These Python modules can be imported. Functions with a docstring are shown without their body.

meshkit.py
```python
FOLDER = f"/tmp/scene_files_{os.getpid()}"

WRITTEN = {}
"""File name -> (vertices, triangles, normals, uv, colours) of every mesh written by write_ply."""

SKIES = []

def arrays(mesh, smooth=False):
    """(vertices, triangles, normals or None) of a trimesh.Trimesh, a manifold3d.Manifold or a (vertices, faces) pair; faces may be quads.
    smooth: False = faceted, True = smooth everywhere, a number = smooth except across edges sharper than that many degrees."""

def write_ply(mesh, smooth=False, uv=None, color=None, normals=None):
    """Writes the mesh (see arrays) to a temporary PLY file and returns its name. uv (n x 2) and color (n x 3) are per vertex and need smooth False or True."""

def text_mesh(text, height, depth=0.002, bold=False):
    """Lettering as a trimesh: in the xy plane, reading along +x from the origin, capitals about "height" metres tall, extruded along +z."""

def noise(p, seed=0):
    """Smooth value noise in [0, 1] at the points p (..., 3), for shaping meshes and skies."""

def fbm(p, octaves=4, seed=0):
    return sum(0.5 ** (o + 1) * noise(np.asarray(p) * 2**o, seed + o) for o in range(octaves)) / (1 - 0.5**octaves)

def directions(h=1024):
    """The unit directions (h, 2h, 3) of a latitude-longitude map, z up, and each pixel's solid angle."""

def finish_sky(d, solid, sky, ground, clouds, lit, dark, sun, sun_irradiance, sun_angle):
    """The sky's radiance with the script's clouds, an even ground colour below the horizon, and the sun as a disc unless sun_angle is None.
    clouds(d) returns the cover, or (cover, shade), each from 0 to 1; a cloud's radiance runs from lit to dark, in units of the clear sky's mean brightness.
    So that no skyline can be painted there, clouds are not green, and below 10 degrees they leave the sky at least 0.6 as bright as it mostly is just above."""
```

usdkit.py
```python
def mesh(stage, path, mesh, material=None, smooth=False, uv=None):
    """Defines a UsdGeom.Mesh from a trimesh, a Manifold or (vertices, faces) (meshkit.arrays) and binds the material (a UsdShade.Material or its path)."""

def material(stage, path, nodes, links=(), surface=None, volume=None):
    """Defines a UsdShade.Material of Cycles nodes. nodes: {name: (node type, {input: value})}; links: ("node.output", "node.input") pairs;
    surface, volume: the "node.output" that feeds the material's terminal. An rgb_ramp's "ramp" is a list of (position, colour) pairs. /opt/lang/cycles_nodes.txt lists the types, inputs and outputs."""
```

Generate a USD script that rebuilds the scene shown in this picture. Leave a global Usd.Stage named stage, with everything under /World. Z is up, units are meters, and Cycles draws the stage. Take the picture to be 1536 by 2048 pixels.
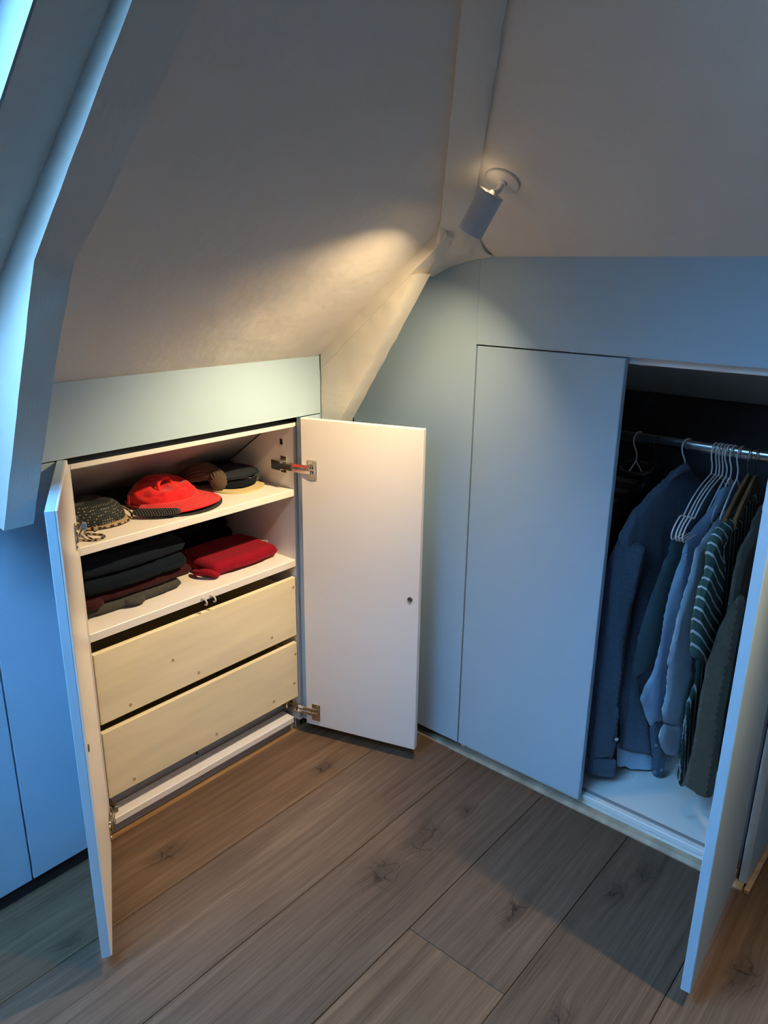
import math, numpy as np, trimesh, usdkit, manifold3d
from meshkit import fbm, noise
from pxr import Usd, UsdGeom, UsdLux, Gf, Sdf
from shapely.geometry import Polygon, Point
from shapely import contains_xy, prepare
from scipy.spatial import Delaunay

stage = Usd.Stage.CreateInMemory()
UsdGeom.SetStageUpAxis(stage, 'Z')
UsdGeom.SetStageMetersPerUnit(stage, 1.0)
UsdGeom.Xform.Define(stage, '/World')
UsdGeom.Scope.Define(stage, '/World/Looks')

# ---------------------------------------------------------------- camera
CAM = np.array([-1.78195, -1.64114, 1.5])
RIGHT = np.array([0.64927496, -0.76044711, 0.01273657])
DOWN = np.array([-0.22298473, -0.20634302, -0.95273311])
FWD = np.array([0.72713124, 0.61574569, -0.30354145])
cam = UsdGeom.Camera.Define(stage, '/World/camera')
m = Gf.Matrix4d(*RIGHT, 0, *(-DOWN), 0, *(-FWD), 0, *CAM, 1)
cam.AddTransformOp().Set(m)
cam.CreateHorizontalApertureAttr(36.0)
cam.CreateVerticalApertureAttr(48.0)
cam.CreateFocalLengthAttr(1520.3 / 1536 * 36.0)
cam.CreateClippingRangeAttr((0.02, 100.0))
cam.CreateExposureAttr(0.0)

# ---------------------------------------------------------------- light: blue sky through the roof window, two warm ceiling spots
sky = UsdLux.DomeLight.Define(stage, '/World/sky')
sky.CreateColorAttr((0.24, 0.575, 1.0))
sky.CreateIntensityAttr(7.0)
LAMP_COLOR = (1.0, 0.74, 0.40)
LAMP_1 = 1900.0
LAMP_BEAM = 4.6
VENT = 0.02
LAMP_2 = 2300.0

# outlines of the hanging cloth pieces: (origin x, y, heading), points along the hanger and up (metres)
POLY = {
    'flannel_body': ((0.300, -0.957, 0.3), [(0.005,1.004),(-0.033,0.995),(-0.09,0.963),(-0.154,0.923),(-0.193,0.899),(-0.229,0.856),(-0.239,0.83),(-0.193,0.743),(-0.153,0.582),(-0.155,0.427),(-0.157,0.345),(-0.141,0.26),(-0.122,0.15),(-0.139,0.147),(-0.104,0.126),(-0.072,0.107),(-0.027,0.085),(0.028,0.062),(0.06,0.12),(0.19,0.15),(0.235,0.78),(0.2,0.86),(0.105,0.93),(0.04,0.975)]),
    'flannel_sleeve': ((0.137, -0.923, 0.75), [(-0.065,0.825),(-0.023,0.818),(0.014,0.796),(0.016,0.755),(0.006,0.678),(0.0,0.604),(-0.005,0.526),(-0.007,0.46),(-0.009,0.359),(-0.003,0.301),(0.001,0.185),(-0.004,0.127),(-0.086,0.145),(-0.093,0.248),(-0.093,0.331),(-0.098,0.568),(-0.096,0.718),(-0.081,0.79)]),
    'flannel_cuff': ((0.135, -0.926, 0.75), [(-0.088,0.15),(-0.048,0.141),(-0.007,0.132),(0.003,0.128),(0.01,0.066),(-0.001,0.068),(-0.005,0.064),(-0.029,0.069),(-0.059,0.078),(-0.085,0.089)]),
    'flannel_tail': ((0.187, -0.910, 0.85), [(-0.003,0.153),(0.101,0.138),(0.118,0.054),(0.105,0.054),(0.079,0.054),(0.05,0.054),(0.031,0.070),(0.024,0.066),(0.005,0.068)]),
    'far_sleeve': ((0.164, -0.930, 0.85), [(0.089,0.249),(0.076,0.223),(0.095,0.124),(0.135,0.124),(0.125,0.148),(0.109,0.181),(0.103,0.218)]),
    'far_cuff': ((0.162, -0.931, 0.85), [(0.092,0.128),(0.1,0.080),(0.106,0.058),(0.13,0.052),(0.142,0.052),(0.134,0.127)]),
    'flannel_collar': ((0.293, -0.978, 0.3), [(-0.031,1.015),(-0.055,1.008),(-0.083,0.988),(-0.098,0.972),(-0.084,0.97),(-0.05,0.984),(0.002,0.987),(0.009,0.976),(0.001,0.993),(-0.019,1.012)]),
    'teal_body': ((0.300, -1.054, 0.25), [(-0.009,0.944),(-0.053,0.939),(-0.083,0.92),(-0.129,0.908),(-0.157,0.888),(-0.179,0.856),(-0.198,0.815),(-0.182,0.817),(-0.202,0.791),(-0.22,0.757),(-0.246,0.691),(-0.259,0.646),(-0.272,0.601),(-0.28,0.529),(-0.285,0.526),(-0.274,0.49),(-0.266,0.461),(-0.236,0.47),(-0.203,0.48),(-0.171,0.483),(-0.123,0.508),(-0.042,0.713),(0.016,0.862),(0.012,0.94)]),
    'blue_body': ((0.300, -1.076, 0.2), [(0.016,0.953),(-0.044,0.96),(-0.058,0.923),(-0.095,0.899),(-0.123,0.887),(-0.154,0.863),(-0.178,0.838),(-0.192,0.82),(-0.186,0.824),(-0.19,0.799),(-0.197,0.778),(-0.213,0.71),(-0.226,0.646),(-0.229,0.574),(-0.246,0.504),(-0.239,0.509),(-0.26,0.47),(-0.287,0.438),(-0.29,0.423),(-0.262,0.376),(-0.221,0.309),(-0.205,0.326),(-0.169,0.303),(-0.159,0.337),(-0.144,0.398),(-0.128,0.592),(-0.086,0.772),(-0.061,0.866),(0.038,0.939)]),
    'pale_body': ((0.300, -1.096, 0.1), [(0.079,0.947),(0.037,0.953),(-0.0,0.948),(-0.01,0.918),(-0.057,0.898),(-0.106,0.885),(-0.144,0.864),(-0.17,0.846),(-0.198,0.838),(-0.196,0.835),(-0.199,0.813),(-0.204,0.789),(-0.221,0.719),(-0.229,0.681),(-0.24,0.654),(-0.259,0.588),(-0.271,0.532),(-0.257,0.533),(-0.256,0.493),(-0.246,0.443),(-0.256,0.395),(-0.246,0.357),(-0.101,0.275),(-0.1,0.301),(-0.11,0.364),(-0.114,0.415),(-0.107,0.457),(-0.124,0.498),(-0.127,0.516),(-0.134,0.557),(-0.139,0.621),(-0.137,0.73),(-0.124,0.798),(-0.025,0.849),(0.088,0.896)]),
    'pale_cuff': ((0.299, -1.108, 0.1), [(-0.274,0.372),(-0.281,0.35),(-0.289,0.335),(-0.277,0.309),(-0.263,0.29),(-0.235,0.261),(-0.215,0.246),(-0.165,0.218),(-0.12,0.195),(-0.122,0.243),(-0.129,0.295),(-0.206,0.331)]),
    'grey_body': ((0.300, -1.085, 0.15), [(-0.018,0.945),(0.003,0.956),(0.052,0.961),(0.053,0.929),(0.036,0.913),(-0.048,0.887),(-0.114,0.867),(-0.146,0.838),(-0.158,0.82),(-0.16,0.848),(-0.153,0.864),(-0.117,0.88),(-0.049,0.89),(-0.026,0.913)]),
    'striped_body': ((0.300, -1.120, 0.05), [(0.12,0.93),(0.057,0.937),(0.035,0.929),(0.007,0.92),(-0.059,0.907),(-0.133,0.904),(-0.152,0.897),(-0.081,0.814),(-0.085,0.599),(-0.169,0.515),(-0.161,0.49),(-0.152,0.457),(-0.174,0.413),(-0.183,0.386),(-0.188,0.363),(-0.187,0.335),(-0.182,0.309),(-0.18,0.265),(-0.183,0.216),(-0.183,0.178),(-0.168,0.146),(-0.137,0.111),(-0.107,0.095),(-0.108,0.138),(-0.084,0.238),(-0.062,0.305),(-0.071,0.403),(-0.094,0.472),(-0.053,0.512),(0.093,0.616),(0.225,0.733),(0.19,0.893)]),
    'striped_sleeve': ((0.299, -1.134, 0.05), [(-0.035,0.905),(-0.131,0.914),(-0.182,0.913),(-0.213,0.903),(-0.235,0.886),(-0.25,0.861),(-0.248,0.847),(-0.245,0.847),(-0.237,0.796),(-0.252,0.778),(-0.266,0.76),(-0.272,0.716),(-0.275,0.685),(-0.271,0.658),(-0.263,0.62),(-0.251,0.575),(-0.223,0.556),(-0.189,0.538),(-0.154,0.518),(-0.129,0.504),(-0.105,0.557),(-0.095,0.608),(-0.094,0.653),(-0.106,0.754),(-0.171,0.861),(-0.072,0.87)]),
    'olive_front': ((0.100, 0.000, -1.5708), [(-1.201,0.764),(-1.181,0.714),(-1.162,0.648),(-1.153,0.579),(-1.145,0.533),(-1.146,0.499),(-1.144,0.447),(-1.145,0.341),(-1.143,0.267),(-1.137,0.198),(-1.138,0.166),(-1.158,0.157),(-1.182,0.152),(-1.205,0.155),(-1.214,0.172),(-1.209,0.395),(-1.209,0.566),(-1.213,0.728)]),
    'flannel_front': ((0.176, -0.919, 0.85), [(-0.008,0.576),(0.004,0.563),(0.014,0.483),(0.023,0.429),(0.02,0.42),(0.03,0.374),(0.043,0.309),(0.063,0.257),(0.082,0.207),(0.092,0.163),(0.098,0.12),(0.065,0.123),(0.037,0.128),(0.017,0.136),(-0.006,0.144),(0.005,0.154),(-0.007,0.257),(-0.018,0.336),(-0.012,0.393)]),
}

# ---------------------------------------------------------------- helpers
_used = {}
_loc = {}


def numbered(name, parent='/World'):
    k = (parent, name)
    n = _used.get(k, 0)
    _used[k] = n + 1
    return name if n == 0 else f'{name}_{n:03d}'


def keys(p, label=None, cat=None, group=None, kind=None):
    for k, v in (('label', label), ('category', cat), ('group', group), ('kind', kind)):
        if v:
            p.SetCustomDataByKey(k, v)
    return p


def thing(name, label, cat, loc=(0, 0, 0), rotz=0.0, group=None, kind=None):
    path = '/World/' + numbered(name)
    x = UsdGeom.Xform.Define(stage, path)
    x.AddTranslateOp().Set(Gf.Vec3d(*map(float, loc)))
    x.AddRotateZOp().Set(math.degrees(rotz))
    c, s = math.cos(rotz), math.sin(rotz)
    _loc[path] = (np.array(loc, float), np.array([[c, -s, 0], [s, c, 0], [0, 0, 1.0]]))
    keys(x.GetPrim(), label, cat, group, kind)
    return path


def frame_of(path):
    while path and path not in _loc:
        path = path.rsplit('/', 1)[0]
    return _loc.get(path, (np.zeros(3), np.eye(3)))


def obj(name, mesh, mat, parent='/World', smooth=30, label=None, cat=None, group=None, kind=None):
    """One Mesh prim; the mesh is given in world coordinates and stored in the frame of the thing it belongs to."""
    path = parent + '/' + numbered(name, parent)
    o, r = frame_of(parent)
    if hasattr(mesh, 'to_mesh'):
        mm = mesh.to_mesh()
        mesh = trimesh.Trimesh(mm.vert_properties[:, :3], mm.tri_verts, process=False)
    v = (np.asarray(mesh.vertices) - o) @ r
    g = usdkit.mesh(stage, path, trimesh.Trimesh(v, mesh.faces, process=False), mat, smooth=smooth)
    keys(g.GetPrim(), label, cat, group, kind)
    return path


def cbox(lo, hi, c=0.0015):
    """A box with small chamfers."""
    lo, hi = np.minimum(lo, hi).astype(float), np.maximum(lo, hi).astype(float)
    c = min(c, 0.3 * (hi - lo).min())
    pts = []
    for i in range(8):
        s = np.array([(i >> k) & 1 for k in range(3)])
        p = np.where(s, hi, lo)
        for k in range(3):
            q = p + np.where(s, -c, c)
            q[k] = p[k]
            pts.append(q)
    return trimesh.convex.convex_hull(np.array(pts))


def hull(pts):
    return trimesh.convex.convex_hull(np.asarray(pts, float))


def cat(*ms):
    return trimesh.util.concatenate([trimesh.Trimesh(x.vertices, x.faces, process=False) for x in ms])


def placed(mesh, o, ex, ey, ez):
    """The mesh with its axes laid on ex, ey, ez at o."""
    M = np.stack([ex, ey, ez], 1)
    out = trimesh.Trimesh(np.asarray(mesh.vertices) @ M.T + np.asarray(o, float), mesh.faces, process=False)
    if np.linalg.det(M) < 0:
        out.invert()
    return out


def unit(v):
    v = np.asarray(v, float)
    return v / np.linalg.norm(v)


def cyl(a, b, r, n=20, r2=None):
    a, b = np.asarray(a, float), np.asarray(b, float)
    r2 = r if r2 is None else r2
    z = unit(b - a)
    x = unit(np.cross(z, [0, 0, 1.0] if abs(z[2]) < .9 else [1.0, 0, 0]))
    y = np.cross(z, x)
    t = np.linspace(0, 2 * math.pi, n, endpoint=False)
    ring = np.cos(t)[:, None] * x + np.sin(t)[:, None] * y
    v = np.vstack([a + r * ring, b + r2 * ring, [a], [b]])
    i = np.arange(n)
    j = (i + 1) % n
    f = np.vstack([np.stack([i, j, n + j], 1), np.stack([i, n + j, n + i], 1),
                   np.stack([j, i, np.full(n, 2 * n)], 1), np.stack([n + i, n + j, np.full(n, 2 * n + 1)], 1)])
    return trimesh.Trimesh(v, f, process=False)


def lathe(profile, o, axis, n=40):
    """profile: (radius, height) pairs turned about the axis through o."""
    z = unit(axis)
    x = unit(np.cross(z, [0, 0, 1.0] if abs(z[2]) < .9 else [1.0, 0, 0]))
    y = np.cross(z, x)
    p = np.asarray(profile, float)
    t = np.linspace(0, 2 * math.pi, n, endpoint=False)
    v = np.concatenate([np.asarray(o) + h * z + r * (np.cos(t)[:, None] * x + np.sin(t)[:, None] * y) for r, h in p])
    f = []
    for k in range(len(p) - 1):
        i = np.arange(n)
        j = (i + 1) % n
        f += [np.stack([k * n + i, k * n + j, (k + 1) * n + j], 1), np.stack([k * n + i, (k + 1) * n + j, (k + 1) * n + i], 1)]
    return trimesh.Trimesh(v, np.vstack(f), process=True)


def tube(pts, r, sides=8, closed=False):
    p = np.asarray(pts, float)
    n = len(p)
    rr = np.broadcast_to(np.asarray(r, float), (n,))
    t = (np.roll(p, -1, 0) - np.roll(p, 1, 0)) if closed else np.gradient(p, axis=0)
    t /= np.linalg.norm(t, axis=1, keepdims=True) + 1e-12
    a = np.cross(t[0], [0, 0, 1.0] if abs(t[0][2]) < .9 else [1.0, 0, 0])
    fr = []
    for k in range(n):
        a = unit(a - t[k] * (a @ t[k]))
        fr.append((a, np.cross(t[k], a)))
    ang = np.linspace(0, 2 * math.pi, sides, endpoint=False)
    v = np.concatenate([p[k] + rr[k] * (np.cos(ang)[:, None] * fr[k][0] + np.sin(ang)[:, None] * fr[k][1]) for k in range(n)])
    f = []
    i = np.arange(sides)
    j = (i + 1) % sides
    for k in range(n if closed else n - 1):
        b, c = k * sides, ((k + 1) % n) * sides
        f += [np.stack([b + i, b + j, c + j], 1), np.stack([b + i, c + j, c + i], 1)]
    if not closed:
        v = np.vstack([v, p[:1], p[-1:]])
        e = n * sides
        f += [np.stack([j, i, np.full(sides, e)], 1), np.stack([(n - 1) * sides + i, (n - 1) * sides + j, np.full(sides, e + 1)], 1)]
    return trimesh.Trimesh(v, np.vstack(f), process=False)


def spline(pts, n=40, closed=False):
    from scipy.interpolate import CubicSpline
    p = np.asarray(pts, float)
    if closed:
        p = np.vstack([p, p[:1]])
    d = np.r_[0, np.cumsum(np.linalg.norm(np.diff(p, axis=0), axis=1))]
    cs = CubicSpline(d, p, bc_type='periodic' if closed else 'natural')
    return cs(np.linspace(0, d[-1], n, endpoint=not closed))


def inflate(pts, T, res, warp=None, r=0.006, flat=False, D=None):
    """A soft flat shape: outline (u, v), thickest T from its mid sheet; warp(u, v) moves the mid sheet. Returns (u, v, w) vertices and faces."""
    g = Polygon(pts)
    if not g.is_valid:
        g = g.buffer(0)
        g = max(getattr(g, 'geoms', [g]), key=lambda x: x.area)
    if r:
        g = g.buffer(r).buffer(-2 * r).buffer(r)
        g = max(getattr(g, 'geoms', [g]), key=lambda x: x.area)
    L = g.exterior.length
    nb = max(12, int(L / res))
    b = np.array([g.exterior.interpolate(k / nb * L).coords[0] for k in range(nb)])
    x0, y0, x1, y1 = g.bounds
    X, Y = np.meshgrid(np.arange(x0, x1, res), np.arange(y0, y1, res * .87))
    X[1::2] += res / 2
    q = np.stack([X.ravel(), Y.ravel()], 1)
    inner = g.buffer(-.55 * res)
    q = q[contains_xy(inner, q[:, 0], q[:, 1])]
    P = np.vstack([b, q])
    tri = Delaunay(P).simplices
    c = P[tri].mean(1)
    tri = tri[contains_xy(g.buffer(1e-5), c[:, 0], c[:, 1])]
    a = P[tri]
    ar = np.cross(a[:, 1] - a[:, 0], a[:, 2] - a[:, 0])
    tri = tri[np.abs(ar) > 1e-10]
    tri = np.where((ar[np.abs(ar) > 1e-10] < 0)[:, None], tri[:, ::-1], tri)
    ext = g.exterior
    d = np.array([ext.distance(Point(*p)) for p in P])
    d[:nb] = 0
    D = D or 1.6 * T
    k = np.clip(d / D, 0, 1)
    h = T * np.sqrt(np.maximum(0, 1 - (1 - k) ** 2))
    w = np.zeros(len(P)) if warp is None else warp(P[:, 0], P[:, 1])
    n = len(P)
    back = np.arange(n)
    back[nb:] = np.arange(n, 2 * n - nb)
    V = np.vstack([np.c_[P, w + h], np.c_[P[nb:], (w - h)[nb:]]])
    F = np.vstack([tri, back[tri][:, ::-1]])
    return trimesh.Trimesh(V, F, process=False)


def cloth(key, T, res=.011, fold=.006, seed=0, stretch=(26, 4), r=.006, D=None):
    """A hanging piece of cloth from its outline in POLY: a vertical sheet with thickness and folds."""
    (ox, oy, al), pts = POLY[key]
    W = lambda u, v: fold * (fbm(np.stack([u * stretch[0] + v * 3, v * stretch[1], u * 0 + seed], -1), 3, seed) - .5) * 2
    mm = inflate(pts, T, res, W, r, D=D)
    e1 = np.array([math.cos(al), -math.sin(al), 0])
    nn = -np.array([math.sin(al), math.cos(al), 0])
    return placed(mm, (ox, oy, 0), e1, np.array([0, 0, 1.0]), nn)


# ---------------------------------------------------------------- materials
def material(name, nodes, links, surface):
    return usdkit.material(stage, '/World/Looks/' + name, nodes, links, surface=surface)


def paint(name, color, rough=.5, spec=.4, bumps=((60, .15, .002),), var=0.0, vscale=3.0, metal=0.0, stretch=(1, 1, 1), sheen=0.0):
    n = {'t': ('texture_coordinate', {}), 'mp': ('mapping', {'scale': stretch}),
         'p': ('principled_bsdf', {'base_color': color, 'roughness': rough, 'specular_ior_level': spec, 'metallic': metal})}
    l = [('t.object', 'mp.vector')]
    if sheen:
        n['p'][1]['sheen_weight'] = sheen
        n['p'][1]['sheen_roughness'] = .5
    prev = None
    for i, (sc, st, di) in enumerate(bumps):
        n[f'n{i}'] = ('noise_texture', {'scale': sc, 'detail': 3.0})
        n[f'b{i}'] = ('bump', {'strength': st, 'distance': di})
        l += [('mp.vector', f'n{i}.vector'), (f'n{i}.fac', f'b{i}.height')]
        if prev:
            l.append((prev + '.normal', f'b{i}.normal'))
        prev = f'b{i}'
    if prev:
        l.append((prev + '.normal', 'p.normal'))
    if var:
        c = np.array(color)
        n['v'] = ('noise_texture', {'scale': vscale, 'detail': 4.0})
        n['r'] = ('rgb_ramp', {'ramp': [(.3, tuple(c * (1 - var))), (.7, tuple(np.minimum(c * (1 + var), 1)))]})
        l += [('mp.vector', 'v.vector'), ('v.fac', 'r.fac'), ('r.color', 'p.base_color')]
    return material(name, n, l, 'p.BSDF')


WALL = paint('pale_blue_paint', (.40, .54, .67), .42, .35, ((260, .12, .001), (9, .08, .01)))
EDGE = WALL
CEIL = paint('white_plaster', (.80, .745, .69), .8, .2, ((45, .25, .004), (7, .25, .03)))
BEAM = paint('painted_timber', (.76, .72, .66), .55, .3, ((60, .25, .003), (9, .15, .02)), stretch=(1, 1, 1))
LAMI = paint('white_laminate', (.80, .75, .72), .35, .4, ((400, .06, .0005),))
DARK = paint('dark_void', (.02, .02, .022), .8, .1, ())
PLINTH = paint('grey_plinth', (.30, .30, .31), .6, .3, ())
WHITE = paint('white_metal', (.55, .53, .54), .35, .5, ())
LAMPW = paint('lamp_white', (.66, .64, .65), .45, .4, ((300, .05, .0005),))
CHROME = paint('nickel', (.62, .59, .54), .16, .5, (), metal=1.0)
RAILM = paint('rail_chrome', (.62, .64, .66), .18, .5, (), metal=1.0)
DKMET = paint('dark_metal', (.16, .15, .15), .4, .5, (), metal=.7)
ROOMW = paint('warm_grey_wall', (.16, .14, .12), .8, .2, ())
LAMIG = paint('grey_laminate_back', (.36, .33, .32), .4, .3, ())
BOARD = paint('white_board', (.78, .80, .80), .4, .35, ((300, .05, .0005),))
DARKKICK = paint('dark_kick_board', (.035, .030, .028), .6, .2, ())
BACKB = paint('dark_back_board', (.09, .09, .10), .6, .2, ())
PLUG = paint('wood_plug', (.42, .30, .16), .5, .3, ())
BIRCH = paint('birch_ply', (.82, .70, .47), .45, .35, ((30, .05, .001),), var=.09, vscale=2.2, stretch=(1.2, 1, 9))
TRIMW = paint('raw_wood_trim', (.40, .30, .20), .6, .3, ((40, .2, .002),), var=.25, vscale=6, stretch=(8, 1, 8))
PALETRIM = paint('chipped_wood_trim', (.36, .30, .23), .6, .3, ((60, .3, .002),), var=.3, vscale=9, stretch=(1, 2, 1))
LENS = paint('lamp_lens', (.8, .8, .75), .2, .5, ())


def fabric(name, color, sc=420, st=.5, var=.12, vs=90, rough=.9, sheen=.2, stretch=(1, 1, 1)):
    return paint(name, color, rough, .12, ((sc, st, .0012), (30, .25, .004)), var=var, vscale=vs, sheen=sheen, stretch=stretch)


def rib(name, color, axis=(90, 0, 0), st=.8, rough=.9):
    n = {'t': ('texture_coordinate', {}), 'mp': ('mapping', {'scale': axis}),
         'w': ('wave_texture', {'scale': 1.0, 'distortion': 1.2, 'detail': 1.0, 'bands_direction': 'x'}),
         'b': ('bump', {'strength': st, 'distance': .004}),
         'r': ('rgb_ramp', {'ramp': [(.1, tuple(np.array(color) * .45)), (.8, color)]}),
         'p': ('principled_bsdf', {'roughness': rough, 'specular_ior_level': .1, 'sheen_weight': .15})}
    return material(name, n, [('t.object', 'mp.vector'), ('mp.vector', 'w.vector'), ('w.fac', 'b.height'), ('w.fac', 'r.fac'),
                              ('r.color', 'p.base_color'), ('b.normal', 'p.normal')], 'p.BSDF')


def striped(name, base, line, rot, scale, lo=.86):
    n = {'t': ('texture_coordinate', {}), 'mp': ('mapping', {'rotation': rot, 'scale': (scale,) * 3}),
         'nz': ('noise_texture', {'scale': 400.0}), 'b': ('bump', {'strength': .3, 'distance': .001}),
         'w': ('wave_texture', {'scale': 1.0, 'distortion': .35, 'detail': 0.0, 'bands_direction': 'x'}),
         'r': ('rgb_ramp', {'ramp': [(lo, base), (lo + .06, line)]}),
         'p': ('principled_bsdf', {'roughness': .9, 'specular_ior_level': .1})}
    return material(name, n, [('t.object', 'mp.vector'), ('mp.vector', 'w.vector'), ('w.fac', 'r.fac'), ('r.color', 'p.base_color'),
                              ('t.object', 'nz.vector'), ('nz.fac', 'b.height'), ('b.normal', 'p.normal')], 'p.BSDF')


KNOTS = [(-.387, -.616, 1.0), (-.548, -.613, 1.0), (-.883, -.132, .7), (-.428, -.935, .7), (-.341, -.185, .6), (-1.194, -.204, .5),
         (-.214, -1.10, .6), (-.10, -1.13, .6), (-.246, -1.42, .8), (-.207, -.64, .5), (-.62, -1.16, .6)]


def oak(name, tone):
    """Smoked oak: stretched noise along the plank, a cathedral figure bent round the knots, dark knots with cracks."""
    n = {'g': ('geometry', {}), 'oi': ('object_info', {}), 'sh': ('vector_math', {'math_type': 'multiply', 'vector2': (0, 0, 0)}),
         'bend': ('noise_texture', {'scale': 2.2, 'detail': 2.0}),
         'bs': ('mapping', {'scale': (0.8, 2.0, 1.0)})}
    l = [('g.position', 'bs.vector'), ('bs.vector', 'bend.vector')]
    # knots: sum of soft discs
    prev = None
    for i, (kx, ky, ks) in enumerate(KNOTS):
        n[f'ks{i}'] = ('vector_math', {'math_type': 'subtract', 'vector2': (kx, ky, 0)})
        n[f'km{i}'] = ('vector_math', {'math_type': 'multiply', 'vector2': (13 / ks, 24 / ks, 0)})
        n[f'kl{i}'] = ('vector_math', {'math_type': 'length'})
        n[f'kr{i}'] = ('map_range', {'range_type': 'smoothstep', 'from_min': 0.0, 'from_max': 1.7, 'to_min': 1.0, 'to_max': 0.0, 'clamp': True})
        l += [('g.position', f'ks{i}.vector1'), (f'ks{i}.vector', f'km{i}.vector1'), (f'km{i}.vector', f'kl{i}.vector1'), (f'kl{i}.value', f'kr{i}.value')]
        if prev:
            n[f'ka{i}'] = ('math', {'math_type': 'maximum'})
            l += [(prev, f'ka{i}.value1'), (f'kr{i}.result', f'ka{i}.value2')]
            prev = f'ka{i}.value'
        else:
            prev = f'kr{i}.result'
    knot = prev
    n['yo'] = ('combine_xyz', {'x': 0.0, 'z': 0.0})
    n['ym'] = ('math', {'math_type': 'multiply_add', 'value2': .022})
    n['kb'] = ('math', {'math_type': 'multiply', 'value2': .016})
    l += [(knot, 'kb.value1'), ('bend.fac', 'ym.value1'), ('kb.value', 'ym.value3'), ('ym.value', 'yo.y')]
    n['pos'] = ('vector_math', {'math_type': 'add'})
    l += [('g.position', 'pos.vector1'), ('yo.vector', 'pos.vector2')]
    n['rx'] = ('math', {'math_type': 'multiply', 'value2': 31.0})
    n['ro'] = ('combine_xyz', {'y': 0.0, 'z': 0.0})
    n['pr'] = ('vector_math', {'math_type': 'add'})
    l += [('oi.random', 'rx.value1'), ('rx.value', 'ro.x'), ('pos.vector', 'pr.vector1'), ('ro.vector', 'pr.vector2')]
    n['m1'] = ('mapping', {'scale': (7.0, 330.0, 1.0)})
    n['f1'] = ('noise_texture', {'scale': 1.0, 'detail': 3.0, 'roughness': .6})
    n['m2'] = ('mapping', {'scale': (1.3, 66.0, 1.0)})
    n['f2'] = ('noise_texture', {'scale': 1.0, 'detail': 2.0, 'distortion': .15})
    n['m3'] = ('mapping', {'scale': (2.2, 5.0, 1.0)})
    n['f3'] = ('noise_texture', {'scale': 1.0, 'detail': 3.0})
    l += [('pr.vector', 'm1.vector'), ('m1.vector', 'f1.vector'), ('pr.vector', 'm2.vector'), ('m2.vector', 'f2.vector'), ('pr.vector', 'm3.vector'), ('m3.vector', 'f3.vector')]
    n['a1'] = ('math', {'math_type': 'multiply', 'value2': .42})
    n['a2'] = ('math', {'math_type': 'multiply_add', 'value2': .40})
    n['a3'] = ('math', {'math_type': 'multiply_add', 'value2': .30})
    l += [('f1.fac', 'a1.value1'), ('f2.fac', 'a2.value1'), ('a1.value', 'a2.value3'), ('f3.fac', 'a3.value1'), ('a2.value', 'a3.value3')]
    c = np.array(tone)
    n['r'] = ('rgb_ramp', {'ramp': [(.36, tuple(c * .40)), (.49, tuple(c * .82)), (.59, tuple(c * 1.05)), (.72, tuple(c * 1.5))]})
    l += [('a3.value', 'r.fac')]
    # knot darkening, cracked by a warped voronoi edge
    n['vw'] = ('noise_texture', {'scale': 28.0, 'detail': 2.0})
    n['vs'] = ('vector_math', {'math_type': 'multiply_add', 'vector2': (.05, .05, 0)})
    l += [('g.position', 'vw.vector'), ('vw.color', 'vs.vector1'), ('pos.vector', 'vs.vector3')]
    n['vm'] = ('mapping', {'scale': (15.0, 21.0, 1.0)})
    n['vo'] = ('voronoi_texture', {'feature': 'distance_to_edge', 'scale': 1.0})
    n['vr'] = ('map_range', {'from_min': 0.0, 'from_max': .05, 'to_min': 1.0, 'to_max': 0.42, 'clamp': True})
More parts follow.
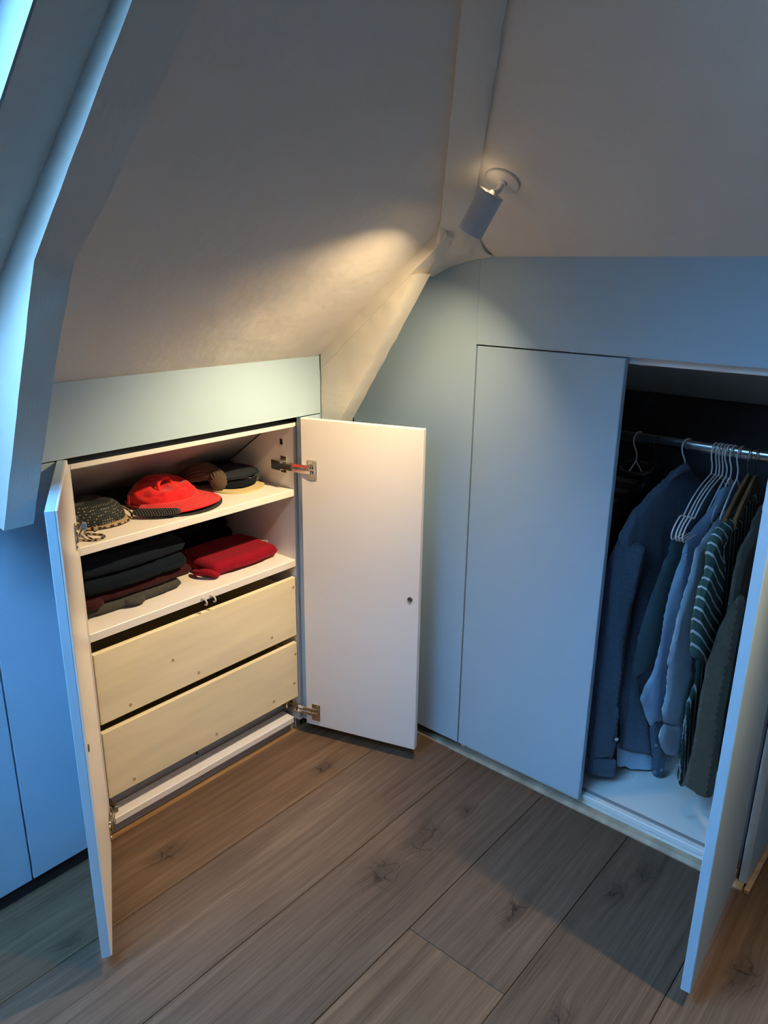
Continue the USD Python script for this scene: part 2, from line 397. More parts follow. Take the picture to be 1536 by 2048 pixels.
    n['kp'] = ('math', {'math_type': 'power', 'value2': 1.1})
    n['kk'] = ('math', {'math_type': 'multiply', 'use_clamp': True})
    n['mx'] = ('mix_color', {'b': (.014, .012, .011)})
    l += [('vs.vector', 'vm.vector'), ('vm.vector', 'vo.vector'), ('vo.distance', 'vr.value'), (knot, 'kp.value1'), ('kp.value', 'kk.value1'), ('vr.result', 'kk.value2'),
          ('r.color', 'mx.a'), ('kk.value', 'mx.fac')]
    n['hv'] = ('map_range', {'from_min': 0.0, 'from_max': 1.0, 'to_min': .82, 'to_max': 1.2})
    n['hs'] = ('hsv', {})
    l += [('oi.random', 'hv.value'), ('hv.result', 'hs.value'), ('mx.result', 'hs.color')]
    n['b'] = ('bump', {'strength': .25, 'distance': .002})
    n['p'] = ('principled_bsdf', {'roughness': .6, 'specular_ior_level': .16})
    l += [('a3.value', 'b.height'), ('b.normal', 'p.normal'), ('hs.color', 'p.base_color')]
    del n['sh']
    return material(name, n, l, 'p.BSDF')


OAK = [oak('smoked_oak', (.114, .072, .047)), oak('smoked_oak_grey', (.102, .069, .049)), oak('smoked_oak_light', (.124, .078, .049))]
OAKY = oak('honey_oak', (.30, .17, .075))

# ---------------------------------------------------------------- the shell: floor, roof slopes, walls
TA, ZA = .80, 1.256      # left slope: z = ZA - TA*y
TB, ZB = .65, 1.537      # right slope: z = ZB - TB*x
slopeA = lambda x, y: ZA - TA * y
slopeB = lambda x, y: ZB - TB * x
ZTOP = 2.6

fl = thing('floor', 'smoked oak plank floor', None, kind='structure')
obj('subfloor', cbox((-3.8, -3.5, -.06), (1.2, .75, -.008), 0), DARK, fl)
rows = [(.2665 * k - 1.3075 - .2665 * 9 + .0025, k) for k in range(0, 16)]
rng = np.random.default_rng(4)
ends = {-.247: [-1.6, .0 + 9], -.51: [-1.25, 9], -.777: [-.642, 9]}
for y0, k in rows:
    y1 = y0 + .2665
    if y0 > .3 or y1 < -3.5:
        continue
    cut = next((e for yy, e in ends.items() if abs(yy - y1) < .02), None)
    xs = [-3.8] + ([c for c in cut if c < 1.0] if cut else [-1.75 + float(rng.uniform(-.25, .2)) if -1.5 < y0 < .1 else float(rng.uniform(-2, .3))]) + [1.2]
    if cut:
        xs = sorted(xs + [cut[0] - 1.9])
    for a, b in zip(xs[:-1], xs[1:]):
        if b - a < .05:
            continue
        mm = cbox((a + .0007, y0 + .0008, -.012), (b - .0007, y1 - .0008, 0), .0012)
        obj('plank', mm, OAKY if y0 > -.02 else OAK[int(rng.integers(0, 3))], fl, smooth=False)


def slab(poly, holes, zf, t):
    g = Polygon(poly, holes)
    mm = trimesh.creation.extrude_polygon(g, 1.0, engine='earcut')
    v = np.array(mm.vertices)
    v[:, 2] = zf(v[:, 0], v[:, 1]) + v[:, 2] * t
    return trimesh.Trimesh(v, mm.faces, process=False)


WX1, WX0, WY1, WY0 = -1.271, -2.45, -.10, -1.22      # roof window opening in the left slope (plan)
hipA = [(1.2, .626), (-1.635, -1.677)]
obj('ceiling', slab([(-3.8, .75), (1.2, .75), *hipA, (-3.8, -1.677)], [[(WX0, WY0), (WX1, WY0), (WX1, WY1), (WX0, WY1)]], slopeA, .15), CEIL,
    label='white sloping plaster ceiling over the left cupboard', kind='structure', smooth=False)
obj('ceiling', slab([(1.2, .626), (1.2, -3.5), (-1.635, -3.5), (-1.635, -1.677)], [], slopeB, .30), CEIL,
    label='white sloping plaster ceiling over the wardrobe', kind='structure', smooth=False)
obj('ceiling', cbox((-3.8, -3.5, ZTOP), (-1.60, -1.65, ZTOP + .2), 0), CEIL, label='flat white ceiling above the room', kind='structure')
obj('wall_back', cbox((-3.9, -3.6, -.06), (1.3, -3.5, 2.8), 0), ROOMW, label='warm grey wall behind the viewer', kind='structure')
obj('wall_far', cbox((-3.9, -3.5, -.06), (-3.8, .8, 2.9), 0), ROOMW, label='warm grey end wall of the room', kind='structure')
obj('wall_outer', cbox((-3.9, .75, -.06), (1.3, .85, .95), 0), DARK, label='outer wall behind the left cupboard', kind='structure')
obj('wall_outer', cbox((1.2, -3.5, -.06), (1.3, .85, 1.1), 0), DARK, label='outer wall behind the wardrobe', kind='structure')

# roof window: timber frame set in the outer part of the opening, with a pane
wn = thing('window_1', 'roof window with white frame in the left slope', None, kind='structure')
ff = []
for lo, hi in (((WX0, WY0), (WX1, WY0 + .05)), ((WX0, WY1 - .05), (WX1, WY1)), ((WX0, WY0), (WX0 + .05, WY1)), ((WX1 - .05, WY0), (WX1, WY1))):
    ff.append(slab([(lo[0], lo[1]), (hi[0], lo[1]), (hi[0], hi[1]), (lo[0], hi[1])], [], lambda x, y: slopeA(x, y) + .105, .045))
for q in ff:
    obj('window_frame', q, BEAM, wn, smooth=False)
LINING = paint('grey_window_lining', (.30, .34, .36), .5, .3, ())
for lo, hi in (((WX1 - .004, WY0), (WX1, WY1)), ((WX0, WY0), (WX0 + .004, WY1)), ((WX0, WY0), (WX1, WY0 + .004)), ((WX0, WY1 - .004), (WX1, WY1))):
    q = slab([(lo[0], lo[1]), (hi[0], lo[1]), (hi[0], hi[1]), (lo[0], hi[1])], [], lambda x, y: slopeA(x, y) - .001, .106)
    obj('reveal_lining', placed(q, (0, 0, 0), (1, 0, 0), (0, 1, 0), (0, 0, 1)), LINING, wn, smooth=False)
GLASS = material('window_glass', {'f': ('layer_weight', {'blend': .3}), 'pw': ('math', {'math_type': 'power', 'value2': 3.0}), 'ma': ('math', {'math_type': 'multiply_add', 'value2': .5, 'value3': .03}),
                                  't': ('transparent_bsdf', {'color': (.97, .985, 1.0)}), 'g': ('glossy_bsdf', {'roughness': .02}), 'm': ('mix_closure', {})},
                 [('f.facing', 'pw.value1'), ('pw.value', 'ma.value1'), ('ma.value', 'm.fac'), ('t.BSDF', 'm.closure1'), ('g.BSDF', 'm.closure2')], 'm.closure')
obj('pane', slab([(WX0 + .05, WY0 + .05), (WX1 - .05, WY0 + .05), (WX1 - .05, WY1 - .05), (WX0 + .05, WY1 - .05)], [], lambda x, y: slopeA(x, y) + .125, .008), GLASS, wn, smooth=False)

# left knee wall: fixed panels in the plane y = 0 (faces towards -y)
T = .02
wl = thing('wall_left', 'pale blue knee wall panels around the left cupboard', None, kind='structure')
obj('upper_panel', slab([(-3.8, T), (-.152, T), (-.152, 0), (-3.8, 0)], [], lambda x, y: x * 0 + 1.081, .172), WALL, wl, smooth=False)
obj('filler_panel', cbox((-.2335, 0, .042), (-.152, T, 1.0775)), WALL, wl)
obj('corner_panel', cbox((-.150, .001, .042), (-.002, T, 1.30)), WALL, wl)
obj('cupboard_front', cbox((-1.174, 0, .042), (-.991, T, 1.0775)), WALL, wl)
obj('cupboard_front', cbox((-1.70, 0, .042), (-1.178, T, 1.0775)), WALL, wl)
obj('cupboard_front', cbox((-2.60, 0, .042), (-1.704, T, 1.0775)), WALL, wl)
obj('cupboard_front', cbox((-3.80, 0, .042), (-2.604, T, 1.0775)), WALL, wl)
obj('toe_kick', cbox((-3.8, .010, 0), (-.985, .03, .05)), DARKKICK, wl)
obj('toe_kick', cbox((-.215, .04, 0), (.03, .055, .05)), DKMET, wl)
obj('backing_panel', cbox((-3.8, .10, 0), (-1.0, .12, 1.16)), DARK, wl)

# right knee wall: fixed panels in the plane x = 0
wr = thing('wall_right', 'pale blue knee wall panels around the wardrobe doors', None, kind='structure')
obj('side_panel', cbox((0, -.4555, .042), (T, .0, 1.56), .0006), WALL, wr)
obj('fascia', slab([(0, -1.345), (T, -1.345), (T, -.4562), (0, -.4562)], [], lambda x, y: x * 0 + 1.309, .230), WALL, wr, smooth=False)
obj('return_panel', cbox((T + .004, -1.345, .012), (.62, -1.325, 1.53)), WALL, wr)
obj('return_panel', cbox((T, -1.345, 1.309), (T + .004, -1.325, 1.53), .0002), WALL, wr)
obj('recess_back', cbox((.62, -3.5, 0), (.64, -1.325, 1.30)), CEIL, wr)
obj('plinth', cbox((.045, -1.34, 0), (.06, .0, .046)), PLINTH, wr)

# thin wood beads on the floor along the wardrobe and the return
obj('trim_1', hull([(0.004, -1.34, 0), (.044, -1.34, 0), (.044, -1.34, .012), (.012, -1.34, .012), (.004, -1.34, .004),
                    (0.004, .03, 0), (.044, .03, 0), (.044, .03, .012), (.012, .03, .012), (.004, .03, .004)]), PALETRIM,
    label='worn wood bead on the floor below the wardrobe doors', kind='structure')
obj('trim_2', cbox((0.0, -1.358, 0), (.62, -1.345, .016), .003), TRIMW, label='raw wood bead at the foot of the return panel', kind='structure')

# ---------------------------------------------------------------- roof timbers
# bent rafter leg at the left: side profile (y, z) extruded along x
xb0, xb1 = -1.185, -1.145
prof = [(-.150, .998), (-.252, 1.197), (-.354, 1.398), (-.411, 1.506), (-.568, 1.652), (-.734, 1.801), (-1.25, 2.285),
        (-1.25, 2.31), (-.734, 1.90), (-.30, 1.55), (-.02, 1.30), (-.004, 1.25), (-.004, 1.02)]


def timber(prof, xa, xb, res=.02, amp=.0035, seed=0):
    c = manifold3d.CrossSection([np.array(prof)[::-1] if Polygon(prof).exterior.is_ccw is False else np.array(prof)])
    mm = c.extrude(xb - xa).to_mesh()
    v = mm.vert_properties[:, :3]
    t = trimesh.Trimesh(np.stack([v[:, 2] + xa, v[:, 0], v[:, 1]], 1), mm.tri_verts, process=False)
    return rough(t, res, amp, seed)


def rough(t, res, amp, seed=0):
    m3 = manifold3d.Manifold(manifold3d.Mesh(np.asarray(t.vertices, np.float32), np.asarray(t.faces, np.uint32)))
    m3 = m3.refine_to_length(res).to_mesh()
    v = m3.vert_properties[:, :3].astype(float)
    d = np.stack([fbm(v * 22 + 7 * k, 3, seed + k) - .5 for k in range(3)], -1)
    return trimesh.Trimesh(v + d * 2 * amp, m3.tri_verts, process=False)


# the front face widens downward: shift the right side with height
lt = timber(prof, 0, 1, .03, 0)
v = np.array(lt.vertices)
fx = np.interp(v[:, 2], [1.0, 1.12, 1.33, 1.505, 1.60, 1.82, 2.3], [-1.125, -1.125, -1.125, -1.118, -1.105, -1.10, -1.10])
v[:, 0] = xb0 + v[:, 0] * (fx - xb0)
d = fbm(v * 18, 3, 5) - .5
v[:, 1] += d * .006
obj('roof_beam', trimesh.Trimesh(v, lt.faces, process=False), BEAM, label='white bent rafter at the left by the window', kind='structure', smooth=25)

# corner rafter under the left slope and the strut below it
raf = [(-.004, 1.252), (-.44, 1.602), (-.455, 1.575), (-.428, 1.560), (-.347, 1.497), (-.004, 1.217)]
raf = [(-.02, 1.30), (-.44, 1.64), (-.452, 1.58), (-.428, 1.559), (-.347, 1.494), (-.004, 1.216), (-.004, 1.27)]
obj('roof_rafter', timber(raf, -.152, -.088, .018, .0025, 2), BEAM, label='white rafter end in the corner above the strut', kind='structure', smooth=25)
stt = [(-.002, 1.214), (-.338, 1.487), (-.362, 1.492), (-.092, 1.083), (-.002, .946)]
obj('roof_strut', timber(stt, -.149, -.091, .018, .0025, 3), BEAM, label='white timber strut in the room corner beside the cupboard', kind='structure', smooth=25)

# hip beam between the slopes
hd = unit((-.78 * 1.0, -.625, .50))
L0, R0 = np.array([-.136, -.417, 1.590]), np.array([-.072, -.463, 1.585])
L1, R1 = np.array([-1.61, -1.60, 2.52]), np.array([-1.553, -1.635, 2.54])
inw = unit((.55 * -1, -.55, -.8)) * .010
up = np.array([.03, .03, .10])
La, Ra = L0 - hd * .055, R0 - hd * .055
hp = hull([La + inw, Ra + inw, L1 + inw, R1 + inw, La + up, Ra + up, L1 + up, R1 + up])
obj('hip_beam', rough(hp, .03, .003, 6), BEAM, label='white hip beam running up between the two slopes', kind='structure', smooth=25)

# flared plaster foot of the hip beam: a lofted patch from the beam end down to the curved edge on the wall
Lb, Rb = L0 + hd * .09 - inw * .4, R0 + hd * .09 - inw * .4
top = np.array([Lb, Lb * .66 + Rb * .34, Lb * .33 + Rb * .67, Rb, Rb + (.012, -.014, -.002)])
mid = np.array([L0 + inw * 1.25 + (.012, .012, -.018), L0 * .66 + R0 * .34 + inw * 1.3 + (.02, .01, -.02), L0 * .33 + R0 * .67 + inw * 1.3 + (.02, .0, -.022), R0 + inw * 1.3 + (.014, -.006, -.016), (-.045, -.490, 1.558)])
mid2 = np.array([(-.100, -.372, 1.512), (-.060, -.385, 1.522), (-.034, -.42, 1.532), (-.022, -.46, 1.538), (-.016, -.495, 1.541)])
low = np.array([(-.088, -.348, 1.490), (-.014, -.315, 1.487), (-.010, -.366, 1.511), (-.008, -.425, 1.526), (-.006, -.494, 1.536)])
ctl = np.stack([top, mid, mid2, low])
from scipy.interpolate import RectBivariateSpline
uu, vv = np.linspace(0, 3, 25), np.linspace(0, 4, 33)
pt = np.stack([RectBivariateSpline(range(4), range(5), ctl[..., k], kx=3, ky=2)(uu, vv) for k in range(3)], -1)
d = (fbm(pt.reshape(-1, 3) * 60, 3, 8) - .5).reshape(25, 33, 1)
pt = pt + d * np.array([-.008, -.006, -.006]) * np.sin(np.linspace(0, np.pi, 33))[None, :, None]
bk = pt + np.array([.10, .04, .03])
bk[-1] = pt[-1] + np.array([.03, .012, -.002])
nu, nv = 25, 33
gi = np.arange(nu * nv).reshape(nu, nv)
q = np.stack([gi[:-1, :-1], gi[1:, :-1], gi[1:, 1:], gi[:-1, 1:]], -1).reshape(-1, 4)
N = nu * nv
rim = np.r_[gi[0, :], gi[1:, -1], gi[-1, -2::-1], gi[-2:0:-1, 0]]
rq = np.stack([rim, np.roll(rim, -1), np.roll(rim, -1) + N, rim + N], -1)
q = np.vstack([q, q[:, ::-1] + N, rq])
f3 = np.vstack([q[:, [0, 1, 2]], q[:, [0, 2, 3]]])
foot = trimesh.Trimesh(np.vstack([pt.reshape(-1, 3), bk.reshape(-1, 3)]), f3, process=False)
pp = [np.array(q) for q in ((-.151, -.420, 1.563), (-.151, -.432, 1.566), (-.089, -.436, 1.562))] + [L0 + inw * 1.15, L0 + hd * .05 + inw * .9, mid[0] * 1.0, L0 * .7 + R0 * .3 + inw]
foot = cat(foot, rough(hull(pp + [q + np.array([.01, .01, .04]) for q in pp]), .012, .0015, 4))
obj('plaster_foot', foot, BEAM, label='lumpy white plaster foot of the hip beam above the wall panel', kind='structure', smooth=40)

# ---------------------------------------------------------------- left cupboard
cb = thing('built_in_cupboard', 'open low cupboard under the left slope with two shelves and two plywood drawers', 'cupboard', (-.6, .02, 0))
FY = .025
slope = lambda y: 1.026 - .70 * (y - .141)


def side(xa, xb):
    p = [(FY, .036), (FY, 1.060), (.10, 1.054), (.141, 1.026), (.60, slope(.60)), (.60, .036)]
    c = manifold3d.CrossSection([np.array(p)[::-1]]).extrude(xb - xa).to_mesh()
    w = c.vert_properties[:, :3]
    return trimesh.Trimesh(np.stack([w[:, 2] + xa, w[:, 0], w[:, 1]], 1), c.tri_verts, process=False)


XL, XR = -.947, -.244
obj('side_panel', side(XL - .02, XL), LAMI, cb)
obj('side_panel', side(XR, XR + .021), LAMI, cb)
obj('top_panel', cbox((XL, FY, 1.046), (XR, .105, 1.0595)), LAMI, cb)
s0, s1 = .09, .62
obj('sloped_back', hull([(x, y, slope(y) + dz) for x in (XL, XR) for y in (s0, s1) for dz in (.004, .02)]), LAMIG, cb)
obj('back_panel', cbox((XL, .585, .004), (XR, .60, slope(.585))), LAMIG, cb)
obj('shelf', cbox((XL, FY + .001, .830), (XR, .40, .852)), LAMI, cb)
obj('shelf', cbox((XL, FY + .001, .597), (XR, .58, .6205)), LAMI, cb)
obj('bottom_panel', cbox((XL, .085, .020), (XR, .58, .036)), LAMI, cb)
obj('bottom_rail', cbox((XL + .012, FY + .001, .038), (XR - .024, .082, .060), .002), LAMI, cb, label='pale front rail under the lower drawer')
obj('plinth', cbox((XL - .02, .045, 0), (XR + .021, .06, .037)), PLINTH, cb)
obj('cam_cap', cyl((-.62, .0845, .075), (-.62, .0838, .075), .004), DARK, cb)
obj('drawer_runner_board', cbox((XL, .085, .036), (XR, .095, .128)), PLINTH, cb)
plugs = {0: [(-.856, .379), (-.634, .382), (-.354, .388), (-.258, .53), (-.716, .456)], 1: [(-.867, .150), (-.585, .152), (-.355, .158), (-.256, .291), (-.264, .186)]}
for k, (za, zb) in enumerate(((.358, .562), (.130, .332))):
    dr = obj('drawer', cat(cbox((XL + .003, FY, za), (XR - .004, FY + .015, zb), .001),
                           cbox((XL + .02, FY + .018, za + .01), (XL + .032, .50, zb - .03), .001),
                           cbox((XR - .034, FY + .018, za + .01), (XR - .022, .50, zb - .03), .001),
                           cbox((XL + .02, FY + .018, za + .01), (XR - .022, .50, za + .02), .001)), BIRCH, cb,
             label='upper pale plywood drawer' if k == 0 else 'lower pale plywood drawer')
    for x, z in plugs[k]:
        obj('plug', cyl((x, FY + .001, z), (x, FY - .0006, z), .0048, 14), PLUG, dr)


def scr_hook(x):
    """Small white screw hook under the shelf edge."""
    p = [(x, FY + .012, .606), (x, FY - .006, .606), (x, FY - .014, .604), (x, FY - .019, .598), (x, FY - .016, .591), (x, FY - .009, .590)]
    return cat(tube(spline(p, 20), .0024, 8), lathe([(0, 0), (.006, 0), (.006, .002), (.0035, .003)], (x, FY - .0005, .606), (0, -1, 0), 16), cyl((x, FY, .606), (x, FY - .006, .606), .0042, 12))


for x in (-.604, -.574):
    obj('screw_hook', scr_hook(x), WHITE, cb)


def door_board(h, ang, w, z0, z1, t, c=.0015):
    """Board whose inner face starts at plan point h and runs at the angle; the body lies on the left of that direction (outside). Returns mesh, direction, outward normal."""
    e = np.array([math.cos(ang), math.sin(ang), 0])
    n = np.array([-math.sin(ang), math.cos(ang), 0])
    return e, n


def board(h, e, n, w, z0, z1, t):
    return placed(cbox((0, 0, z0), (w, t, z1)), (h[0], h[1], 0), e, n, np.array([0, 0, 1.0]))


def hinge(h, e, nin, z, corner, flip=1):
    """Wide-angle cupboard hinge: plate and cup on the door's inner face, two links, arm and mounting block on the side panel.
    h: door edge, e: along the door, nin: normal of the inner face (towards the cupboard), corner: side panel point, flip: direction into the cupboard (x)."""
    zz = np.array([0, 0, 1.0])
    o = np.array([h[0], h[1], z])
    pl = placed(cbox((.022, 0, -.030), (.052, .0022, .030), .003), o, e, nin, zz)
    cup = lathe([(0, 0), (.0165, 0), (.0175, .0035), (.0125, .004), (.0125, .001), (0, .001)], o + e * .034, nin, 24)
    scr = [lathe([(0, 0), (.0038, 0), (.003, .0022), (0, .0026)], o + e * .042 + zz * s * .023 + nin * .0022, nin, 12) for s in (-1, 1)]
    c = np.array([corner[0], corner[1], z])
    ix = np.array([flip, 0, 0.0])
    k1 = c + np.array([flip * .013, -.006, 0])
    p1 = o + e * .034 + nin * .004
    links = []
    for s in (-1, 1):
        links += [placed(cbox((0, -.0028, -.0055), (np.linalg.norm(k1 - p1), .0028, .0055), .001), p1 + zz * s * .008, unit(k1 - p1), unit(np.cross(zz, k1 - p1)), zz)]
        links += [cyl(p1 + zz * s * .013 + e * .004, p1 + zz * s * .004 + e * .004, .0034, 12)]
    arm = [cbox(np.minimum(c + np.array([flip * .004, -.012, -.0105]), c + np.array([flip * .022, .040, .0105])), np.maximum(c + np.array([flip * .004, -.012, -.0105]), c + np.array([flip * .022, .040, .0105])), .002),
           cbox(np.minimum(c + np.array([flip * .0, .030, -.0155]), c + np.array([flip * .026, .070, .0155])), np.maximum(c + np.array([flip * .0, .030, -.0155]), c + np.array([flip * .026, .070, .0155])), .002),
           cbox(np.minimum(c + np.array([flip * .0, .026, -.026]), c + np.array([flip * .004, .050, .026])), np.maximum(c + np.array([flip * .0, .026, -.026]), c + np.array([flip * .004, .050, .026])), .0015),
           cyl(c + np.array([flip * .010, -.006, -.012]), c + np.array([flip * .010, -.006, .012]), .006, 14)]
    return cat(pl, cup, *scr, *links, *arm), (c, ix)


# right door: hinged at the right, swung open past square
hR, fR = np.array([-.247, -.012]), np.array([-.1255, -.379])
wR = np.linalg.norm(fR - hR)
eR = np.r_[unit(fR - hR), 0]
nR = np.array([-eR[1], eR[0], 0])          # outward: away from the cupboard interior
if nR[0] < 0:
    nR = -nR
dR = obj('door', board(hR, eR, nR, wR, .042, 1.079, .021), LAMI, cb, label='right door, opened, pale inner face')
DOORFACE = board(hR + nR[:2] * .0205, eR, nR, wR, .0425, 1.0785, .0012)
obj('door_face', DOORFACE, WALL, dR, label='blue painted outer face')
for z in (.925, .092):
    hm, (c, ix) = hinge(hR, eR, -nR, z, (XR, .03), -1)
    hg = obj('hinge', hm, CHROME, dR)
# magnet catch plate near the free edge
mk = np.array([*(hR + eR[:2] * (wR - .028)), .56])
obj('catch_plate', lathe([(0, 0), (.008, 0), (.008, .002), (.0055, .0025), (.0045, .0015), (0, .0015)], mk, -nR, 24), DKMET, dR)

# left door: hinged at the left, swung open about 120 degrees
hL, fL = np.array([-.966, -.004]), np.array([-1.166, -.347])
wL = np.linalg.norm(fL - hL)
eL = np.r_[unit(fL - hL), 0]
nL = np.array([eL[1], -eL[0], 0])
if nL[0] > 0:
    nL = -nL
dL = obj('door', board(hL, eL, nL, wL, .042, 1.079, .021), LAMI, cb, label='left door, opened wide, seen nearly edge on')
obj('door_face', board(hL + nL[:2] * .004, eL, nL, wL + .0012, .0415, 1.0796, .0185), WALL, dL, label='blue painted outer face and edges')
for z in (.905, .092):
    hm, _ = hinge(hL, eL, -nL, z, (XL, .03), 1)
    obj('hinge', hm, CHROME, dL)
mk = np.array([*(hL + eL[:2] * (wL - .028)), .56])
obj('catch_plate', lathe([(0, 0), (.008, 0), (.008, .002), (.0055, .0025), (.0045, .0015), (0, .0015)], mk, -nL, 24), DKMET, dL)
obj('clip_hole', cbox((XR - .0008, .072, .985), (XR + .001, .084, 1.003), .0003), DARK, cb)

# ---------------------------------------------------------------- wardrobe behind the right knee wall
wd = thing('built_in_wardrobe', 'long low wardrobe behind flush blue doors in the right knee wall', 'wardrobe', (.05, -.9, 0))
obj('floor_panel', cbox((.028, -1.305, .028), (.60, -.02, .0445)), BOARD, wd)
obj('front_rail', cbox((.034, -1.305, .0), (.044, -.47, .0275)), BOARD, wd)
obj('top_rail', cbox((.024, -1.30, 1.290), (.058, -.47, 1.325)), LAMI, wd)
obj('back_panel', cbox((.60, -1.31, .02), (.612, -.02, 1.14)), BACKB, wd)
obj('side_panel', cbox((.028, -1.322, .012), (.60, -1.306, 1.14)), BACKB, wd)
obj('side_panel', cbox((.028, -.468, .012), (.60, -.452, 1.14)), LAMI, wd)
obj('bumper', lathe([(0, 0), (.008, 0), (.0075, .0025), (.004, .003), (0, .003)], (.040, -.912, 1.290), (0, 0, -1), 18), WHITE, wd)
d1 = obj('door', cbox((0, -.8845, .042), (T, -.4595, 1.305)), WALL, wd, label='closed flush blue door')
h2, f2 = np.array([-.020, -1.3035]), np.array([-.416, -1.332])
e2 = np.r_[unit(f2 - h2), 0]
n2 = np.array([e2[1], -e2[0], 0])
if n2[1] > 0:
    n2 = -n2
w2 = np.linalg.norm(f2 - h2)
d2 = obj('door', board(h2, e2, n2, w2, .042, 1.305, .0205), WALL, wd, label='blue door swung open, seen on edge')
for z in (1.2, .10):
    o = np.array([h2[0], h2[1], z])
    obj('hinge', cat(placed(cbox((.02, 0, -.03), (.052, .002, .03), .002), o, e2, -n2, np.array([0, 0, 1.0])),
                     cbox((-.060, -1.3055, z - .01), (.05, -1.290, z + .01), .002),
                     cbox((.03, -1.306, z - .0125), (.085, -1.292, z + .0125), .002)), CHROME, d2)
obj('corner_clip', cbox((.012, -1.318, .012), (.030, -1.308, .040), .001), WHITE, wd)

# clothes rail
rl = thing('clothes_rail', 'chrome oval clothes rail across the wardrobe', 'rail', (.30, -.9, 1.05))
t = np.linspace(0, 2 * math.pi, 28, endpoint=False)
ov = Polygon(np.stack([.0075 * np.cos(t), .0145 * np.sin(t)], 1))
rm = trimesh.creation.extrude_polygon(ov, 1.0, engine='earcut')
RZ = 1.056
rv = np.array(rm.vertices)
obj('tube', trimesh.Trimesh(np.stack([.30 + rv[:, 0], -1.304 + rv[:, 2] * .834, RZ + rv[:, 1]], 1), rm.faces[:, ::-1], process=False), RAILM, rl, smooth=40)
for y in (-1.3035, -.4705):
    obj('socket', lathe([(0, 0), (.022, 0), (.022, .004), (.018, .008), (0, .008)], (.30, y, RZ), (0, 1 if y < -1 else -1, 0), 24), RAILM, rl)

# hangers: question-mark hook over the rail, neck, two arms, lower bar
HT = RZ + .0145


def hook_pts(top):
    r = .021
    a = np.radians(np.linspace(-35, 200, 22))
    arc = [(r * math.cos(x), top - r + r * math.sin(x)) for x in a]
    return arc + [(-.0145, top - .040), (-.004, top - .056), (0.0, top - .066), (0, top - .085)]


def hang(y, al, style='wire', label='', group=None, arm=.225, shade=None, rw=.0022, worn=True):
    o = np.array([.30, y, 0])
    e = np.array([math.cos(al), -math.sin(al), 0])
    P = lambda pts: np.array([o + e * u + np.array([0, 0, z]) for u, z in pts])
    top = HT + rw + .0005
    hk = spline(P(hook_pts(top)), 70)
    nz = top - .085
    h = thing('wire_hanger' if style == 'wire' else 'wooden_hanger', label, 'hanger', (.30, y, nz), 0, group)
    obj('hook', tube(hk, rw if style == 'wire' else .0017, 8), shade or (WIRE if style == 'wire' else RAILM), h)
    if style == 'wire':
        half = [(0, nz), (-.030, nz - .034), (-.055, nz - .070), (-.070, nz - .105), (-.067, nz - .113), (-.058, nz - .115)] if worn else [(0, nz), (-.150, nz - .075), (-.163, nz - .083), (-.172, nz - .078), (-.190, nz - .083), (-.212, nz - .100), (-.222, nz - .122), (-.214, nz - .132), (-.196, nz - .134)]
        left = spline(P(half), 60)
        right = spline(P([(-u, z) for u, z in half]), 60)
        bar = P([(half[-1][0], half[-1][1]), (-half[-1][0], half[-1][1])])
        obj('arm', tube(left, rw, 8), shade or WIRE, h)
        obj('arm', tube(right, rw, 8), shade or WIRE, h)
        obj('crossbar', tube(np.linspace(bar[0], bar[1], 4), rw, 8), shade or WIRE, h)
    else:
        t = np.linspace(-1, 1, 25)
        pts = P([(arm * k, nz - .004 - .085 * abs(k) ** 1.15) for k in t])
        sect = []
        for k, p in zip(t, pts):
            w, hh = .0055, .014 + .007 * (1 - abs(k))
            s = np.array([math.sin(al), math.cos(al), 0])
            sect.append([p + s * a * w + np.array([0, 0, b * hh]) for a, b in ((-1, -.7), (-.6, -1), (.6, -1), (1, -.7), (1, .7), (.6, 1), (-.6, 1), (-1, .7))])
        S = np.array(sect)
        ff = []
        for i in range(len(t) - 1):
            for j in range(8):
                a, b, c, d = i * 8 + j, i * 8 + (j + 1) % 8, (i + 1) * 8 + (j + 1) % 8, (i + 1) * 8 + j
                ff += [(a, b, c), (a, c, d)]
        for i, sgn in ((0, 1), (len(t) - 1, -1)):
            for j in range(1, 7):
                ff.append((i * 8, i * 8 + j + 1, i * 8 + j) if sgn > 0 else (i * 8, i * 8 + j, i * 8 + j + 1))
        obj('shoulder_bar', trimesh.Trimesh(S.reshape(-1, 3), np.array(ff), process=False), HANGW, h, smooth=50)
    return h


WIRE = paint('white_coated_wire', (.82, .77, .78), .4, .4, ())
HANGW = paint('brown_hanger_wood', (.22, .12, .055), .4, .4, ((40, .1, .001),), var=.15, vscale=20)

FLAN = fabric('blue_flannel', (.078, .120, .180), 600, .5, .22, 260)
FLAN2 = fabric('blue_flannel_inside', (.36, .50, .66), 600, .4, .1, 200)
TEAL = fabric('dark_teal_cotton', (.048, .100, .125), 500, .3, .08, 60)
SKY = fabric('sky_blue_cotton', (.34, .52, .72), 500, .3, .06, 40)
PALE = fabric('pale_blue_cotton', (.44, .60, .76), 500, .3, .06, 40)
GREY = fabric('grey_green_cotton', (.14, .16, .16), 500, .3, .08, 50)
OLIVE = fabric('olive_brown_twill', (.082, .074, .056), 500, .35, .12, 70)
NAVY = fabric('navy_wool', (.010, .014, .024), 500, .4, .1, 80, sheen=.03)
STR_B = striped('green_striped_cotton', (.075, .145, .13), (.70, .80, .78), (0, math.radians(12), 0), 13.0)
STR_S = striped('green_striped_sleeve_cotton', (.075, .145, .13), (.70, .80, .78), (0, math.radians(50), 0), 13.0)
STR_D = striped('brown_striped_knit', (.05, .042, .042), (.13, .115, .11), (0, math.radians(75), 0), 10.0, .6)
BUTT = paint('pale_button', (.55, .55, .52), .3, .5, ())
BUTD = paint('blue_grey_button', (.20, .27, .34), .3, .5, ())


